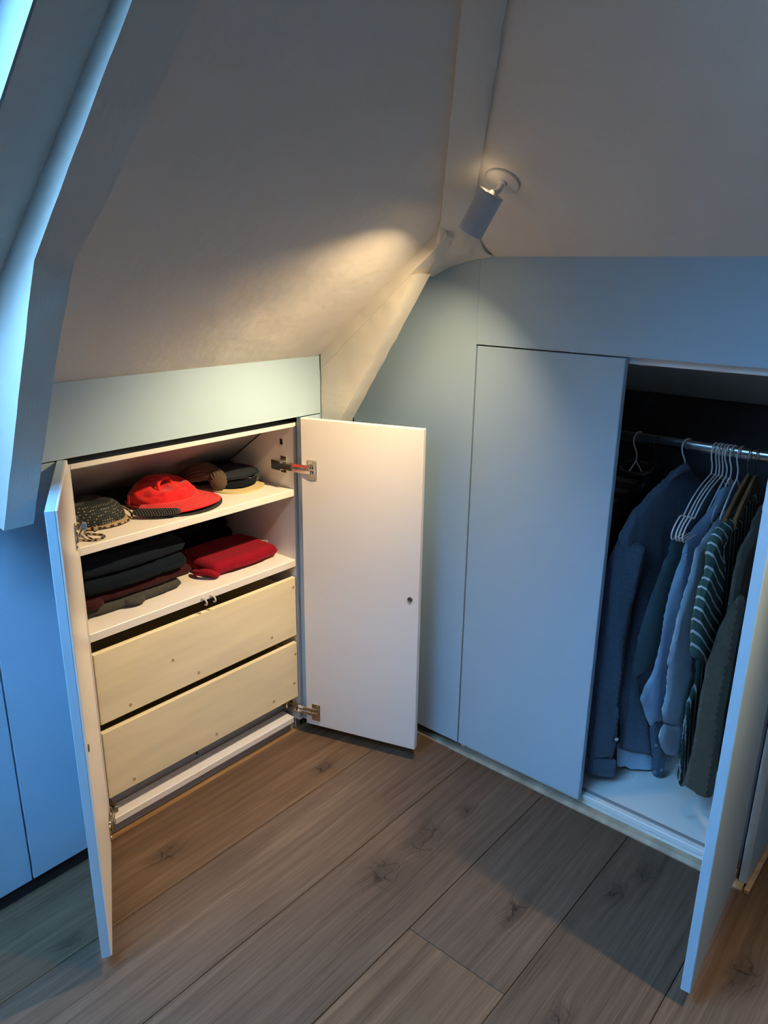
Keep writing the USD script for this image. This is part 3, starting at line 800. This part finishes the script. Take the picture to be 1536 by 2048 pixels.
def garment(name, label, cat_, y, al, group=None):
    return thing(name, label, cat_, (.30, y, .0), -al, group)


def sheet(ox, oy, al, pts, T=.012, fold=.005, seed=0, res=.012, **k):
    POLY['_tmp'] = ((ox, oy, al), pts)
    return cloth('_tmp', T, res, fold, seed, **k)


def button(key, u, v, r=.0055, mat=None, parent=None, lift=.012):
    (ox, oy, al), _ = POLY[key]
    n = -np.array([math.sin(al), math.cos(al), 0])
    e = np.array([math.cos(al), -math.sin(al), 0])
    c = np.array([ox, oy, 0]) + e * u + np.array([0, 0, v]) + n * lift
    pr = [(0, 0), (r, 0), (r, .0012), (r * .8, .002), (r * .62, .0014), (0, .0014)]
    return obj('button', lathe(pr, c, n, 18), mat or BUTT, parent)


# hangers, from the closed door towards the open one
hang(-.820, .25, 'wire', 'white wire hanger holding the brown striped knit, leftmost on the rail')
hang(-.878, .25, 'wire', 'dark thin wire hanger between the striped knit and the blue flannel shirt', shade=DKMET, rw=.0013)
hang(-.957, .30, 'wire', 'white wire hanger under the blue flannel shirt collar')
for k, y in enumerate((-1.030, -1.041, -1.049, -1.058)):
    hang(y, .04, 'wire', ('empty white wire hanger, first of the bunch of four from the left', 'empty white wire hanger, second of the bunch of four from the left',
                          'empty white wire hanger, third of the bunch of four from the left', 'empty white wire hanger, last of the bunch of four, beside the teal shirt')[k], 'four empty wire hangers', worn=False)
hang(-1.068, .22, 'wire', 'white wire hanger in the sky blue shirt, just right of the empty bunch')
hang(-1.079, .15, 'wire', 'white wire hanger in the narrow grey green shirt')
hang(-1.096, .1, 'wire', 'white wire hanger in the pale blue shirt, beside the wooden hangers')
hang(-1.122, .05, 'wood', 'brown wooden hanger above the pale blue shirt, left of two', arm=.125)
hang(-1.139, .0, 'wood', 'brown wooden hanger above the green striped shirt, right of two', arm=.125)
hang(-1.180, .0, 'wire', 'white wire hanger half hidden by the open wardrobe door')

# striped knit and navy jacket at the far left
g1 = garment('striped_sweater', 'brown and grey striped knit just behind the closed wardrobe door', 'sweater', -.820, .25)
obj('body', sheet(.30, -.820, .25, [(-.05, .965), (-.12, .930), (-.20, .885), (-.235, .80), (-.225, .35), (.20, .35), (.21, .80), (.18, .89), (.10, .93), (.05, .96), (0, .945)], .014, .006, 21), STR_D, g1)
obj('collar', tube(spline([np.array([.30 + u * .97, -.820 - u * .25 + w, z]) for u, w, z in ((-.055, 0, .967), (-.03, -.022, .958), (.02, -.024, .953), (.06, 0, .968), (.02, .024, .98), (-.03, .022, .977))], 40, True), .005, 8, True), STR_D, g1)
g2 = garment('jacket', 'navy jacket hanging in shadow behind the blue flannel shirt', 'jacket', -.878, .28)
obj('body', sheet(.30, -.878, .28, [(-.03, .965), (-.10, .925), (-.20, .87), (-.238, .82), (-.245, .70), (-.215, .62), (-.205, .25), (.20, .25), (.23, .80), (.19, .87), (.08, .93), (.03, .965)], .017, .008, 22), NAVY, g2)
obj('sleeve', sheet(.2955, -.893, .28, [(-.195, .87), (-.238, .82), (-.262, .70), (-.268, .45), (-.262, .26), (-.20, .26), (-.185, .5), (-.175, .80)], .012, .006, 23), NAVY, g2)
obj('collar', sheet(.2955, -.893, .28, [(-.035, .975), (-.10, .935), (-.13, .88), (-.085, .90), (-.03, .955), (.03, .955), (.03, .975)], .006, .002, 24), NAVY, g2)

g3 = garment('flannel_shirt', 'dark blue flannel shirt, the widest garment, next to the closed door', 'shirt', -.957, .30)
obj('body', cloth('flannel_body', .013, fold=.006, seed=1), FLAN, g3)
obj('front_panel', cloth('flannel_front', .006, fold=.006, seed=2), FLAN, g3)
obj('shirt_tail', cloth('flannel_tail', .004, fold=.006, seed=3), FLAN2, g3, label='paler back tail of the shirt')
obj('sleeve', cloth('flannel_sleeve', .020, fold=.009, seed=4, stretch=(30, 5)), FLAN, g3)
obj('cuff', cloth('flannel_cuff', .013, fold=.003, seed=5), FLAN, g3)
obj('sleeve', cloth('far_sleeve', .007, fold=.003, seed=6), FLAN, g3)
obj('cuff', cloth('far_cuff', .006, fold=.001, seed=7), FLAN, g3)
obj('collar', cloth('flannel_collar', .008, fold=.002, seed=8, res=.007, r=.003), FLAN, g3)
button('flannel_cuff', -0.012, 0.211, .0055, BUTT, g3, .020)
button('far_cuff', .108, .077, .005, BUTD, g3, .0065)
button('far_cuff', .127, .084, .005, BUTD, g3, .0065)
button('far_cuff', .100, .170, .005, BUTD, g3, .0065)

g4 = garment('dark_shirt', 'dark teal shirt between the empty hangers and the sky blue shirt', 'shirt', -1.062, .25)
obj('body', cloth('teal_body', .005, fold=.003, seed=11), TEAL, g4)
obj('collar', sheet(.299, -1.0565, .25, [(-.035, .955), (-.075, .925), (-.055, .91), (.0, .93), (.02, .955)], .003, .0005, 12, res=.008, r=.003), TEAL, g4)
g5 = garment('blue_shirt', 'sky blue shirt with a narrow twisted sleeve, left of the pale blue one', 'shirt', -1.076, .20)
obj('body', cloth('blue_body', .006, fold=.006, seed=13, stretch=(24, 3)), SKY, g5)
obj('collar', sheet(.2985, -1.083, .20, [(-.047, .968), (-.062, .935), (-.05, .905), (-.02, .925), (.02, .945), (.03, .962)], .005, .001, 14, res=.008, r=.003), SKY, g5)
g6 = garment('grey_shirt', 'narrow grey green shirt squeezed between the two blue shirts', 'shirt', -1.085, .15)
obj('body', cloth('grey_body', .006, fold=.003, seed=15, r=.003), GREY, g6)
obj('collar', sheet(.2985, -1.09, .15, [(-.02, .953), (.0, .968), (.05, .972), (.058, .95), (.03, .935), (.0, .93)], .005, .001, 16, res=.008, r=.003), GREY, g6)
g7 = garment('pale_shirt', 'pale blue shirt with a wide cuff, left of the green striped shirt', 'shirt', -1.096, .10)
obj('body', cloth('pale_body', .007, fold=.006, seed=17, stretch=(22, 3)), PALE, g7)
obj('cuff', cloth('pale_cuff', .007, fold=.004, seed=18), PALE, g7)
obj('collar', sheet(.2985, -1.106, .10, [(-.012, .935), (-.005, .955), (.04, .968), (.085, .955), (.08, .935), (.03, .92)], .006, .001, 19, res=.008, r=.003), PALE, g7)
g8 = garment('striped_shirt', 'dark green short sleeved shirt with white stripes on a wooden hanger', 'shirt', -1.12, .05)
obj('body', cloth('striped_body', .007, fold=.005, seed=31), STR_B, g8)
obj('sleeve', cloth('striped_sleeve', .012, fold=.006, seed=32), STR_S, g8)
obj('collar', sheet(.298, -1.136, .05, [(.02, .935), (.05, .955), (.12, .95), (.14, .92), (.08, .91), (.03, .92)], .006, .001, 33, res=.008, r=.003), STR_B, g8)
g9 = garment('olive_coat', 'olive brown coat hanging lowest, beside the open wardrobe door', 'coat', -1.17, 0)
obj('front', cloth('olive_front', .018, fold=.006, seed=41, stretch=(8, 9), D=.02), OLIVE, g9)
obj('body', sheet(.30, -1.180, .0, [(-.09, .90), (-.16, .87), (-.19, .80), (-.19, .16), (.2, .16), (.21, .80), (.16, .89), (.05, .94), (-.04, .94)], .013, .006, 42), OLIVE, g9)
g10 = garment('navy_coat', 'navy coat hanging last, mostly behind the open wardrobe door', 'coat', -1.250, 0)
obj('body', sheet(.30, -1.254, .0, [(-.09, .92), (-.18, .88), (-.21, .80), (-.215, .2), (.2, .2), (.21, .80), (.16, .89), (.05, .95), (-.04, .95)], .016, .007, 43), NAVY, g10)

# ---------------------------------------------------------------- ceiling spots
def spot(rose, t0, axis, length, power, label, beam, aim=None):
    ax = unit(axis)
    R = .029
    nrm = unit((-TB, 0, -1.0))
    s = thing('ceiling_spotlight', label, 'spotlight', rose)
    obj('rosette', lathe([(0, -.004), (.041, -.004), (.041, .0015), (.038, .004), (.012, .0045), (.010, .009), (0, .009)], rose, nrm, 48), LAMPW, s)
    obj('stem', tube(spline([rose + nrm * .004, rose + nrm * .022, t0 + ax * .0], 14), .0068, 14), LAMPW, s)
    pr = [(.0, .006), (.017, .006), (.0195, .0), (R - .002, 0), (R, .002), (R, length - .001), (R - .001, length), (R - .003, length), (R - .003, length - .030), (0, length - .030)]
    obj('lamp_tube', lathe(pr, t0, ax, 64), LAMPW, s)
    x = unit(np.cross(ax, [0, 0, 1.0]))
    y = np.cross(ax, x)
    vents = [placed(cbox((-.0011, -.0009, -.0012), (.0011, .0014, .0012), .0002), t0 + ax * .0012 + (R - .001) * (math.cos(a) * x + math.sin(a) * y), unit(-math.sin(a) * x + math.cos(a) * y), ax, math.cos(a) * x + math.sin(a) * y)
             for a in np.linspace(0, 2 * math.pi, 36, endpoint=False)]
    obj('vent_ring', cat(*vents), WHITE, s)
    c = t0 + ax * (length - .026)
    vl = UsdLux.SphereLight.Define(stage, f'{s}/vent_glow')
    vl.CreateRadiusAttr(.0035)
    vl.CreateIntensityAttr(power * VENT)
    vl.CreateColorAttr(LAMP_COLOR)
    vl.AddTranslateOp().Set(Gf.Vec3d(*map(float, t0 - ax * .0065 + unit(np.cross(ax, nrm)) * .0135 - np.asarray(rose))))
    li = UsdLux.DiskLight.Define(stage, f'{s}/bulb')
    li.CreateRadiusAttr(.021)
    li.CreateIntensityAttr(power)
    li.CreateColorAttr(LAMP_COLOR)
    zz = -ax
    xx = unit(np.cross([0, 0, 1.0] if abs(zz[2]) < .95 else [1.0, 0, 0], zz))
    yy = np.cross(zz, xx)
    c = c - np.asarray(rose)
    li.AddTransformOp().Set(Gf.Matrix4d(*xx, 0, *yy, 0, *zz, 0, *c, 1))
    bl = UsdLux.SphereLight.Define(stage, f'{s}/reflector_beam')
    bl.CreateRadiusAttr(.012)
    bl.CreateIntensityAttr(power * beam)
    bl.CreateColorAttr(LAMP_COLOR)
    bz = -unit(aim if aim is not None else ax)
    bx = unit(np.cross([1.0, 0, 0], bz))
    by = np.cross(bz, bx)
    sh = UsdLux.ShapingAPI.Apply(bl.GetPrim())
    sh.CreateShapingConeAngleAttr(40.0)
    sh.CreateShapingConeSoftnessAttr(.9)
    bl.AddTransformOp().Set(Gf.Matrix4d(*bx, 0, *by, 0, *bz, 0, *(c + ax * .014), 1))


spot(np.array([-.235, -.66, slopeB(-.235, 0)]), np.array([-.276, -.660, 1.662]), (-.10, .49, -.865), .094, LAMP_1, 'white tubular ceiling spotlight in view, aimed down at the left cupboard', LAMP_BEAM, (-.26, .48, -.84))
spot(np.array([-.36, -1.68, slopeB(-.36, 0)]), np.array([-.408, -1.68, slopeB(-.36, 0) - .03]), (-.38, .04, -.92), .094, LAMP_2, 'white tubular ceiling spotlight further along the slope, above the open wardrobe door', 2.4, (-.48, .36, -1.5))
# ---------------------------------------------------------------- hats on the upper shelf
S1, S2 = .852, .6205
RED = fabric('red_cotton', (.62, .018, .022), 700, .35, .10, 60)
REDS = fabric('red_stitching', (.42, .010, .014), 700, .3, .05, 60)
CHAR = fabric('charcoal_felt', (.030, .031, .034), 600, .4, .12, 90, sheen=.05)
DNAVY = fabric('dark_navy_cotton', (.007, .011, .018), 600, .4, .1, 80, sheen=.02)
SNAVY = fabric('slate_navy_cotton', (.020, .027, .040), 600, .4, .12, 120, sheen=.05)
CREAM = fabric('cream_cotton', (.62, .50, .26), 600, .3, .05, 60)
TAN = fabric('tan_cotton', (.32, .23, .15), 600, .3, .08, 60)
KNIT = rib('brown_rib_knit', (.075, .052, .036), (0, 0, 0))
KNITB = rib('brown_rib_knit_bands', (.080, .056, .038), (150, 60, 60), .9)
KNITD = rib('dark_rib_knit', (.055, .055, .058), (62, 28, 0), .9)


def dotted(name, base, dot, scale, size):
    n = {'t': ('texture_coordinate', {}), 'v': ('voronoi_texture', {'scale': scale, 'randomness': .12, 'feature': 'f1'}),
         'r': ('rgb_ramp', {'ramp': [(size, dot), (size + .08, base)]}), 'p': ('principled_bsdf', {'roughness': .75, 'specular_ior_level': .2}),
         'b': ('bump', {'strength': .5, 'distance': .002})}
    return material(name, n, [('t.object', 'v.vector'), ('v.distance', 'r.fac'), ('r.color', 'p.base_color'), ('v.distance', 'b.height'), ('b.normal', 'p.normal')], 'p.BSDF')


def cordmat(name, a, b, scale):
    n = {'t': ('texture_coordinate', {}), 'mp': ('mapping', {'scale': (scale, scale, scale)}), 'w': ('checker_texture', {'scale': 1.0, 'color1': a, 'color2': b}),
         'p': ('principled_bsdf', {'roughness': .8})}
    return material(name, n, [('t.object', 'mp.vector'), ('mp.vector', 'w.vector'), ('w.color', 'p.base_color')], 'p.BSDF')


MESHM = dotted('perforated_black_mesh', (.018, .024, .028), (.30, .27, .20), 150, .22)
CORD = cordmat('striped_cord', (.38, .26, .16), (.020, .014, .010), 95)


def dome(c, rx, ry, h, rot=0, p=.55, nt=56, nf=22, crumple=.006, seed=0, dent=None, sc=22):
    """A soft crown: closed shell with a flat base."""
    t = np.linspace(0, 2 * math.pi, nt, endpoint=False)
    f = np.linspace(0, math.pi / 2, nf)
    V = []
    for a in f:
        r = math.cos(a) ** p if a < math.pi / 2 - 1e-6 else 0.0
        V.append(np.stack([rx * r * np.cos(t), ry * r * np.sin(t), np.full(nt, h * math.sin(a))], 1))
    V = np.concatenate(V)
    k = V[:, 2:3] / h
    V += (np.stack([fbm(V * sc + 9 * i + seed, 3, seed + i) for i in range(3)], -1) - .5) * 2 * crumple * np.minimum(1, .25 + k * 1.5)
    if dent is not None:
        for (dx, dy, dr, dd) in dent:
            q = np.exp(-((V[:, 0] - dx) ** 2 + (V[:, 1] - dy) ** 2) / dr ** 2)
            V[:, 2] -= dd * q * k[:, 0]
    V[:, 2] = np.maximum(V[:, 2], 0)
    V = np.vstack([V, [[0, 0, 0]]])
    F = []
    i = np.arange(nt)
    j = (i + 1) % nt
    for a in range(nf - 1):
        b, d = a * nt, (a + 1) * nt
        F += [np.stack([b + i, b + j, d + j], 1), np.stack([b + i, d + j, d + i], 1)]
    F.append(np.stack([j, i, np.full(nt, len(V) - 1)], 1))
    cs, sn = math.cos(rot), math.sin(rot)
    V = V @ np.array([[cs, sn, 0], [-sn, cs, 0], [0, 0, 1]]) + np.asarray(c)
    return trimesh.Trimesh(V, np.vstack(F), process=False)


def brim(c, R, reach, heading, span=75, z0=.004, droop=.018, lift=.0, t=.0035, nu=40, nv=14, rim=0):
    """A cap's peak: crescent sheet round the crown edge."""
    a = np.radians(np.linspace(-span, span, nu))
    V = []
    for s in np.linspace(0, 1, nv):
        out = R * .94 + s * reach * np.cos(a * 90 / span) ** .55
        x, y = out * np.cos(a), out * np.sin(a)
        z = z0 + lift * s - droop * (y / R) ** 2 * (.3 + .7 * s)
        V.append(np.stack([x, y, z], 1))
    V = np.concatenate(V)
    n = len(V)
    g = np.arange(n).reshape(nv, nu)
    q = np.stack([g[:-1, :-1], g[1:, :-1], g[1:, 1:], g[:-1, 1:]], -1).reshape(-1, 4)
    W = V + np.array([0, 0, t])
    b = np.r_[g[0, :], g[1:, -1], g[-1, -2::-1], g[-2:0:-1, 0]]
    rq = np.stack([b, np.roll(b, -1), np.roll(b, -1) + n, b + n], -1)
    Q = np.vstack([q[:, ::-1], q + n, rq])
    cs, sn = math.cos(heading), math.sin(heading)
    P = np.vstack([V, W]) @ np.array([[cs, sn, 0], [-sn, cs, 0], [0, 0, 1]]) + np.asarray(c)
    return trimesh.Trimesh(P, np.vstack([Q[:, [0, 1, 2]], Q[:, [0, 2, 3]]]), process=False), lambda s, aa: None


def over(c, rx, ry, h, rot, ang, p=.55, r=.0012, lift=.0006):
    """A seam running over a dome at the given bearing."""
    f = np.linspace(0.08, math.pi / 2 - .04, 24)
    pts = np.stack([(rx + lift) * np.cos(f) ** p * math.cos(ang), (ry + lift) * np.cos(f) ** p * math.sin(ang), (h + lift) * np.sin(f)], 1)
    cs, sn = math.cos(rot), math.sin(rot)
    return tube(pts @ np.array([[cs, sn, 0], [-sn, cs, 0], [0, 0, 1]]) + np.asarray(c), r, 6)


# red cap on a grey cap's peak
cc = np.array([-.585, .215, S1 + .006])
hd_ = math.radians(-84)
cp = thing('baseball_cap', 'bright red baseball cap with curved peak, in the middle of the upper shelf', 'cap', tuple(cc))
dn = [(.035, -.03, .030, .024), (.02, .045, .03, .018), (-.03, -.05, .03, .012), (-.01, .0, .025, .008), (.06, .02, .02, .012)]
obj('crown', dome(cc, .090, .102, .064, hd_, .5, 90, 40, .012, 3, dn, 24), RED, cp, smooth=50)
bm, _ = brim(cc + np.array([0, 0, .004]), .098, .088, hd_, 78, .008, .006, -.002, .004)
obj('peak', bm, RED, cp, smooth=40)
for k in range(4):
    a = np.radians(np.linspace(-64 + k * 2, 64 - k * 2, 40))
    s = .25 + .19 * k
    out = .098 * .94 + s * .088 * np.cos(a * 90 / 78) ** .55
    x, y = out * np.cos(a), out * np.sin(a)
    z = .008 - .002 * s - .006 * (y / .098) ** 2 * (.3 + .7 * s) + .004 + .0002
    cs_, sn_ = math.cos(hd_), math.sin(hd_)
    obj('stitch_line', tube(np.stack([x * cs_ - y * sn_ + cc[0], x * sn_ + y * cs_ + cc[1], z + cc[2] + .004], 1), .00055, 5), REDS, cp)
obj('sweatband', tube(spline([cc + np.array([.1045 * math.cos(a), .0985 * math.sin(a), .004 + .001 * math.sin(5 * a)]) for a in np.linspace(0, 2 * math.pi, 24, endpoint=False)], 80, True), .0032, 6, True), REDS, cp)
arch = [cc + np.array(q) for q in ((-.045, -.052, .046), (-.042, -.048, .062), (-.020, -.036, .072), (.004, -.030, .066), (.010, -.036, .052))]
obj('strap', tube(spline(arch, 30), .0055, 8), RED, cp, label='strap arching over the closure')
obj('strap_tab', placed(cbox((-.004, -.0012, -.012), (.004, .0012, .012), .0006), cc + np.array([-.112, -.005, .022]), unit((.4, -.9, .2)), unit((.9, .4, 0)), unit((.1, .1, 1))), RED, cp)

gc = thing('cap_peak', 'grey cap with only its peak showing below the red cap', 'cap', (-.575, .215, S1))
bm, _ = brim((-.581, .214, S1 + .0005), .098, .087, hd_ + .04, 78, .001, .0, .0, .004)
obj('peak', bm, CHAR, gc, smooth=40)
kg = thing('knit_glove', 'dark ribbed knit cuff poking out under the left of the red cap', 'glove', (-.69, .075, S1))
kp = inflate([(-.742, .128), (-.722, .098), (-.690, .066), (-.655, .044), (-.634, .050), (-.632, .070), (-.655, .088), (-.690, .112), (-.718, .140)], .010, .006,
             lambda u, v: .004 * np.sin((u + v) * 60), .004, D=.014)
kv = np.asarray(kp.vertices)
kv[:, 2] += S1 + .0135
obj('cuff', trimesh.Trimesh(kv, kp.faces, process=False), KNITD, kg, smooth=50)

# brown knit beanie folded in two
bn = thing('knit_beanie', 'brown ribbed knit beanie folded over, between the red cap and the navy visor', 'beanie', (-.42, .24, S1))
pth = spline([(-.478, .262, S1 + 0.036), (-.462, .250, S1 + 0.048), (-.430, .228, S1 + 0.056), (-.408, .205, S1 + 0.048), (-.412, .178, S1 + 0.032), (-.428, .158, S1 + 0.030)], 60)
rad = np.interp(np.linspace(0, 1, 60), [0, .08, .3, .5, .62, .8, .95, 1], [.006, .022, .028, .026, .023, .026, .022, .008])
bt = tube(pth, rad, 64)
w = np.asarray(bt.vertices)
ridge = np.cos(np.arange(len(w) - 2) % 64 * 2 * math.pi / 64 * 16)
cen = np.repeat(pth, 64, 0)
w[:-2] = cen + (w[:-2] - cen) * (1 + .075 * ridge[:, None])
obj('folded_cap', trimesh.Trimesh(w, bt.faces, process=False), fabric('brown_wool', (.085, .058, .040), 500, .5, .2, 200), bn, smooth=60)

# navy cap lying with its peak on top, pale cap under it, dark hat behind
cr = thing('cream_cap', 'cream cap peeping out below the navy visor', 'cap', (-.335, .19, S1))
bm, _ = brim((-.338, .205, S1 + .0005), .075, .040, math.radians(-100), 82, .0, .0, .0, .005)
obj('peak', bm, CREAM, cr, smooth=40)
nv_ = thing('navy_visor', 'slate navy cap with broad flat peak, at the right of the upper shelf', 'cap', (-.32, .20, S1))
th = np.linspace(0, 2 * math.pi, 60, endpoint=False)
el = [(-.332 + .083 * math.cos(a), .200 + .060 * math.sin(a)) for a in th]
pm = inflate(el, .0032, .006, lambda u, v: .0, 0, D=.004)
pv = np.asarray(pm.vertices)
pv[:, 2] += S1 + .044 + (pv[:, 0] + .332) * .02 - 1.2 * ((pv[:, 0] + .332) ** 2) + (pv[:, 1] - .2) * .12
obj('peak', trimesh.Trimesh(pv, pm.faces, process=False), SNAVY, nv_, smooth=40)
rg = [(-.332 + .080 * math.cos(a), .200 + .058 * math.sin(a), S1 + .044 + .080 * math.cos(a) * .02 - 1.2 * (.080 * math.cos(a)) ** 2 + .058 * math.sin(a) * .12 + .003) for a in th]
obj('peak_piping', tube(rg, .0012, 6, True), DNAVY, nv_)
band = []
for z, s in ((.006, .98), (.018, 1.0), (.026, .99)):
    band.append([(-.332 + .078 * s * math.cos(a), .205 + .062 * s * math.sin(a), S1 + z) for a in th])
for z, s in ((.026, .95), (.006, .94)):
    band.append([(-.332 + .078 * s * math.cos(a), .205 + .062 * s * math.sin(a), S1 + z) for a in th])
bv = np.array(band).reshape(-1, 3)
bf = []
for k in range(5):
    for i in range(60):
        a, b, c, d = k * 60 + i, k * 60 + (i + 1) % 60, (k + 1) % 5 * 60 + (i + 1) % 60, (k + 1) % 5 * 60 + i
        bf += [(a, b, c), (a, c, d)]
obj('band', trimesh.Trimesh(bv, np.array(bf), process=False), DNAVY, nv_, smooth=50)
obj('strap', tube(spline([(-.314, .150, S1 + .020), (-.286, .152, S1 + .032), (-.262, .170, S1 + .036), (-.256, .190, S1 + .030)], 20), .003, 8), SNAVY, nv_)
dh = thing('dark_hat', 'black rounded hat behind the navy visor', 'hat', (-.35, .285, S1))
obj('crown', dome((-.345, .288, S1 + .002), .095, .028, .058, 0, .55, 56, 22, .004, 9, None, 20), DNAVY, dh, smooth=50)
bh = thing('dark_bundle', 'dark crumpled cloth hat behind the red cap and the mesh hat', 'hat', (-.70, .33, S1))
obj('crown', dome((-.70, .300, S1 + .001), .120, .042, .034, .05, .5, 56, 22, .012, 12, None, 30), DNAVY, bh, smooth=50)

# black perforated sun hat with a striped cord round its brim
mh = thing('mesh_hat', 'black perforated hat with a striped cord, at the left of the upper shelf', 'hat', (-.83, .19, S1))
obj('crown', dome((-.832, .200, S1 + .008), .100, .078, .058, -.5, .62, 64, 24, .005, 14, [(.03, -.02, .04, .010)], 18), MESHM, mh, smooth=50)
obj('sweatband', dome((-.825, .190, S1 + .001), .099, .076, .012, -.5, .4, 56, 12, .002, 15, None, 20), TAN, mh, smooth=50)
ring = [(-.825 + .106 * math.cos(a) * math.cos(-.5) - .083 * math.sin(a) * math.sin(-.5), .192 + .106 * math.cos(a) * math.sin(-.5) + .083 * math.sin(a) * math.cos(-.5), S1 + .006 + .022 * max(0, math.sin(a))) for a in np.linspace(0, 2 * math.pi, 40, endpoint=False)]
obj('cord', tube(spline(ring, 160, True), .0028, 8, True), CORD, mh)
l1 = [(-.905, .100, S1 + .010), (-.880, .088, S1 + .004), (-.862, .062, S1 + .003), (-.872, .044, S1 + .003), (-.892, .048, S1 + .003), (-.898, .075, S1 + .006), (-.890, .10, S1 + .009)]
obj('cord_loop', tube(spline(l1, 50), .0022, 8), CORD, mh)
l2 = [(-.925, .085, S1 + .004), (-.910, .055, S1 + .003), (-.885, .040, S1 + .003), (-.870, .046, S1 + .007)]
obj('cord_loop', tube(spline(l2, 40), .0022, 8), CORD, mh)
obj('cord_lock', lathe([(0, 0), (.007, .001), (.009, .008), (.007, .016), (0, .017)], (-.872, .098, S1 + .009), unit((.5, -.3, .5)), 20), CORD, mh)

# ---------------------------------------------------------------- folded knitwear on the lower shelf
def fold_layer(x0, x1, y0, y1, z0, z1, seed, bulge=.006, wob=.008, lean=0.0):
    """One folded thickness of knitwear: rounded slab with soft uneven edges."""
    rs = np.random.default_rng(seed)
    pts = []
    for (ax, ay), (bx, by) in zip(((x0, y0), (x1, y0), (x1, y1), (x0, y1)), ((x1, y0), (x1, y1), (x0, y1), (x0, y0))):
        for k in np.linspace(0, 1, 7)[:-1]:
            nx, ny = by - ay, -(bx - ax)
            L = math.hypot(nx, ny)
            b = bulge * math.sin(math.pi * k) + float(rs.uniform(-.3, .3)) * wob * .4
            pts.append((ax + (bx - ax) * k + nx / L * b, ay + (by - ay) * k + ny / L * b))
    h = (z1 - z0) / 2
    mm = inflate(pts, h, .011, lambda u, v: (fbm(np.stack([u * 11, v * 11, u * 0 + seed], -1), 3, seed) - .5) * wob + lean * (u - x0), .012, D=h * 1.15)
    v = np.asarray(mm.vertices)
    v[:, 2] += (z0 + z1) / 2
    return trimesh.Trimesh(v, mm.faces, process=False)


GREYK = fabric('grey_wool', (.055, .054, .051), 420, .7, .2, 260, sheen=.05)
MAR = fabric('maroon_wool', (.036, .007, .010), 420, .7, .22, 260, sheen=.05)
NVK = fabric('navy_knit', (.004, .008, .015), 420, .6, .18, 220, sheen=.03)
NVK2 = fabric('dark_slate_knit', (.006, .010, .018), 420, .6, .18, 220, sheen=.03)
PUR = fabric('black_violet_knit', (.007, .006, .012), 420, .6, .18, 220, sheen=.02)
REDK = fabric('crimson_wool', (.24, .004, .016), 420, .6, .16, 220, sheen=.05)

f1 = thing('folded_sweater', 'folded grey wool sweater at the bottom of the left stack', 'sweater', (-.77, .28, S2))
obj('body', fold_layer(-.922, -.615, .100, .44, S2 + .003, S2 + .031, 52, .008, .004), GREYK, f1, smooth=60)
obj('cuff', tube(spline([(-.800, .120, S2 + .016), (-.795, .098, S2 + .018), (-.775, .088, S2 + .016), (-.755, .092, S2 + .014), (-.745, .110, S2 + .012)], 24), np.r_[np.linspace(.004, .010, 5), np.full(14, .010), np.linspace(.010, .004, 5)], 12), GREYK, f1, smooth=60)
f2_ = thing('folded_sweater', 'folded maroon sweater second from the bottom of the left stack', 'sweater', (-.77, .28, S2 + .03))
obj('body', fold_layer(-.922, -.578, .098, .45, S2 + .034, S2 + .065, 54, .010, .004), MAR, f2_, smooth=60)
obj('cuff', tube(spline([(-.925, .110, S2 + .046), (-.905, .088, S2 + .046), (-.880, .090, S2 + .044), (-.868, .105, S2 + .042)], 24), np.r_[np.linspace(.004, .012, 5), np.full(14, .012), np.linspace(.012, .004, 5)], 12), MAR, f2_, smooth=60)
f3_ = thing('folded_sweater', 'thick folded navy sweater in the left stack, above the maroon one', 'sweater', (-.77, .28, S2 + .07))
obj('body', fold_layer(-.922, -.604, .084, .45, S2 + .068, S2 + .111, 56, .014, .006), NVK, f3_, smooth=60)
obj('ribbed_hem', fold_layer(-.700, -.608, .080, .20, S2 + .071, S2 + .092, 55, .006, .004), NVK, f3_, smooth=60)
f4 = thing('folded_sweater', 'folded dark slate sweater on top of the left stack', 'sweater', (-.77, .28, S2 + .115))
obj('body', fold_layer(-.922, -.606, .084, .45, S2 + .115, S2 + .156, 57, .014, .006), NVK2, f4, smooth=60)
obj('turned_collar', fold_layer(-.800, -.630, .130, .40, S2 + .142, S2 + .166, 58, .012, .010), NVK2, f4, smooth=60)
f5 = thing('folded_sweater', 'folded crimson sweater lying alone at the right of the lower shelf', 'sweater', (-.38, .18, S2))
obj('body', fold_layer(-.520, -.266, .080, .275, S2 + .005, S2 + .044, 60, .008, .006), REDK, f5, smooth=60)
obj('rolled_edge', tube(spline([(-.538, .160, S2 + .012), (-.542, .125, S2 + .018), (-.530, .096, S2 + .024), (-.510, .082, S2 + .014), (-.496, .088, S2 + .009)], 30), np.r_[np.linspace(.004, .0095, 6), np.full(18, .0095), np.linspace(.0095, .004, 6)], 14), REDK, f5, smooth=50)
obj('care_label', placed(cbox((-.011, -.0006, -.004), (.011, .0006, .004), .0003), (-.272, .140, S2 + .0405), unit((.8, -.5, -.1)), unit((.4, .8, .3)), unit((-.1, -.2, .9))), BUTT, f5)
f6 = thing('folded_sweater', 'black violet folded sweater at the back of the lower shelf', 'sweater', (-.45, .42, S2))
obj('lower_fold', fold_layer(-.575, -.262, .310, .555, S2 + .005, S2 + .050, 61, .010, .008), PUR, f6, smooth=50)
obj('upper_fold', fold_layer(-.570, -.275, .318, .540, S2 + .044, S2 + .088, 62, .010, .010), PUR, f6, smooth=50)
f7 = thing('folded_sweater', 'dark folded sweater topmost of the pile at the back of the lower shelf', 'sweater', (-.45, .42, S2 + .09))
obj('upper_fold', fold_layer(-.565, -.300, .325, .500, S2 + .086, S2 + .118, 63, .010, .010), DNAVY, f7, smooth=50)
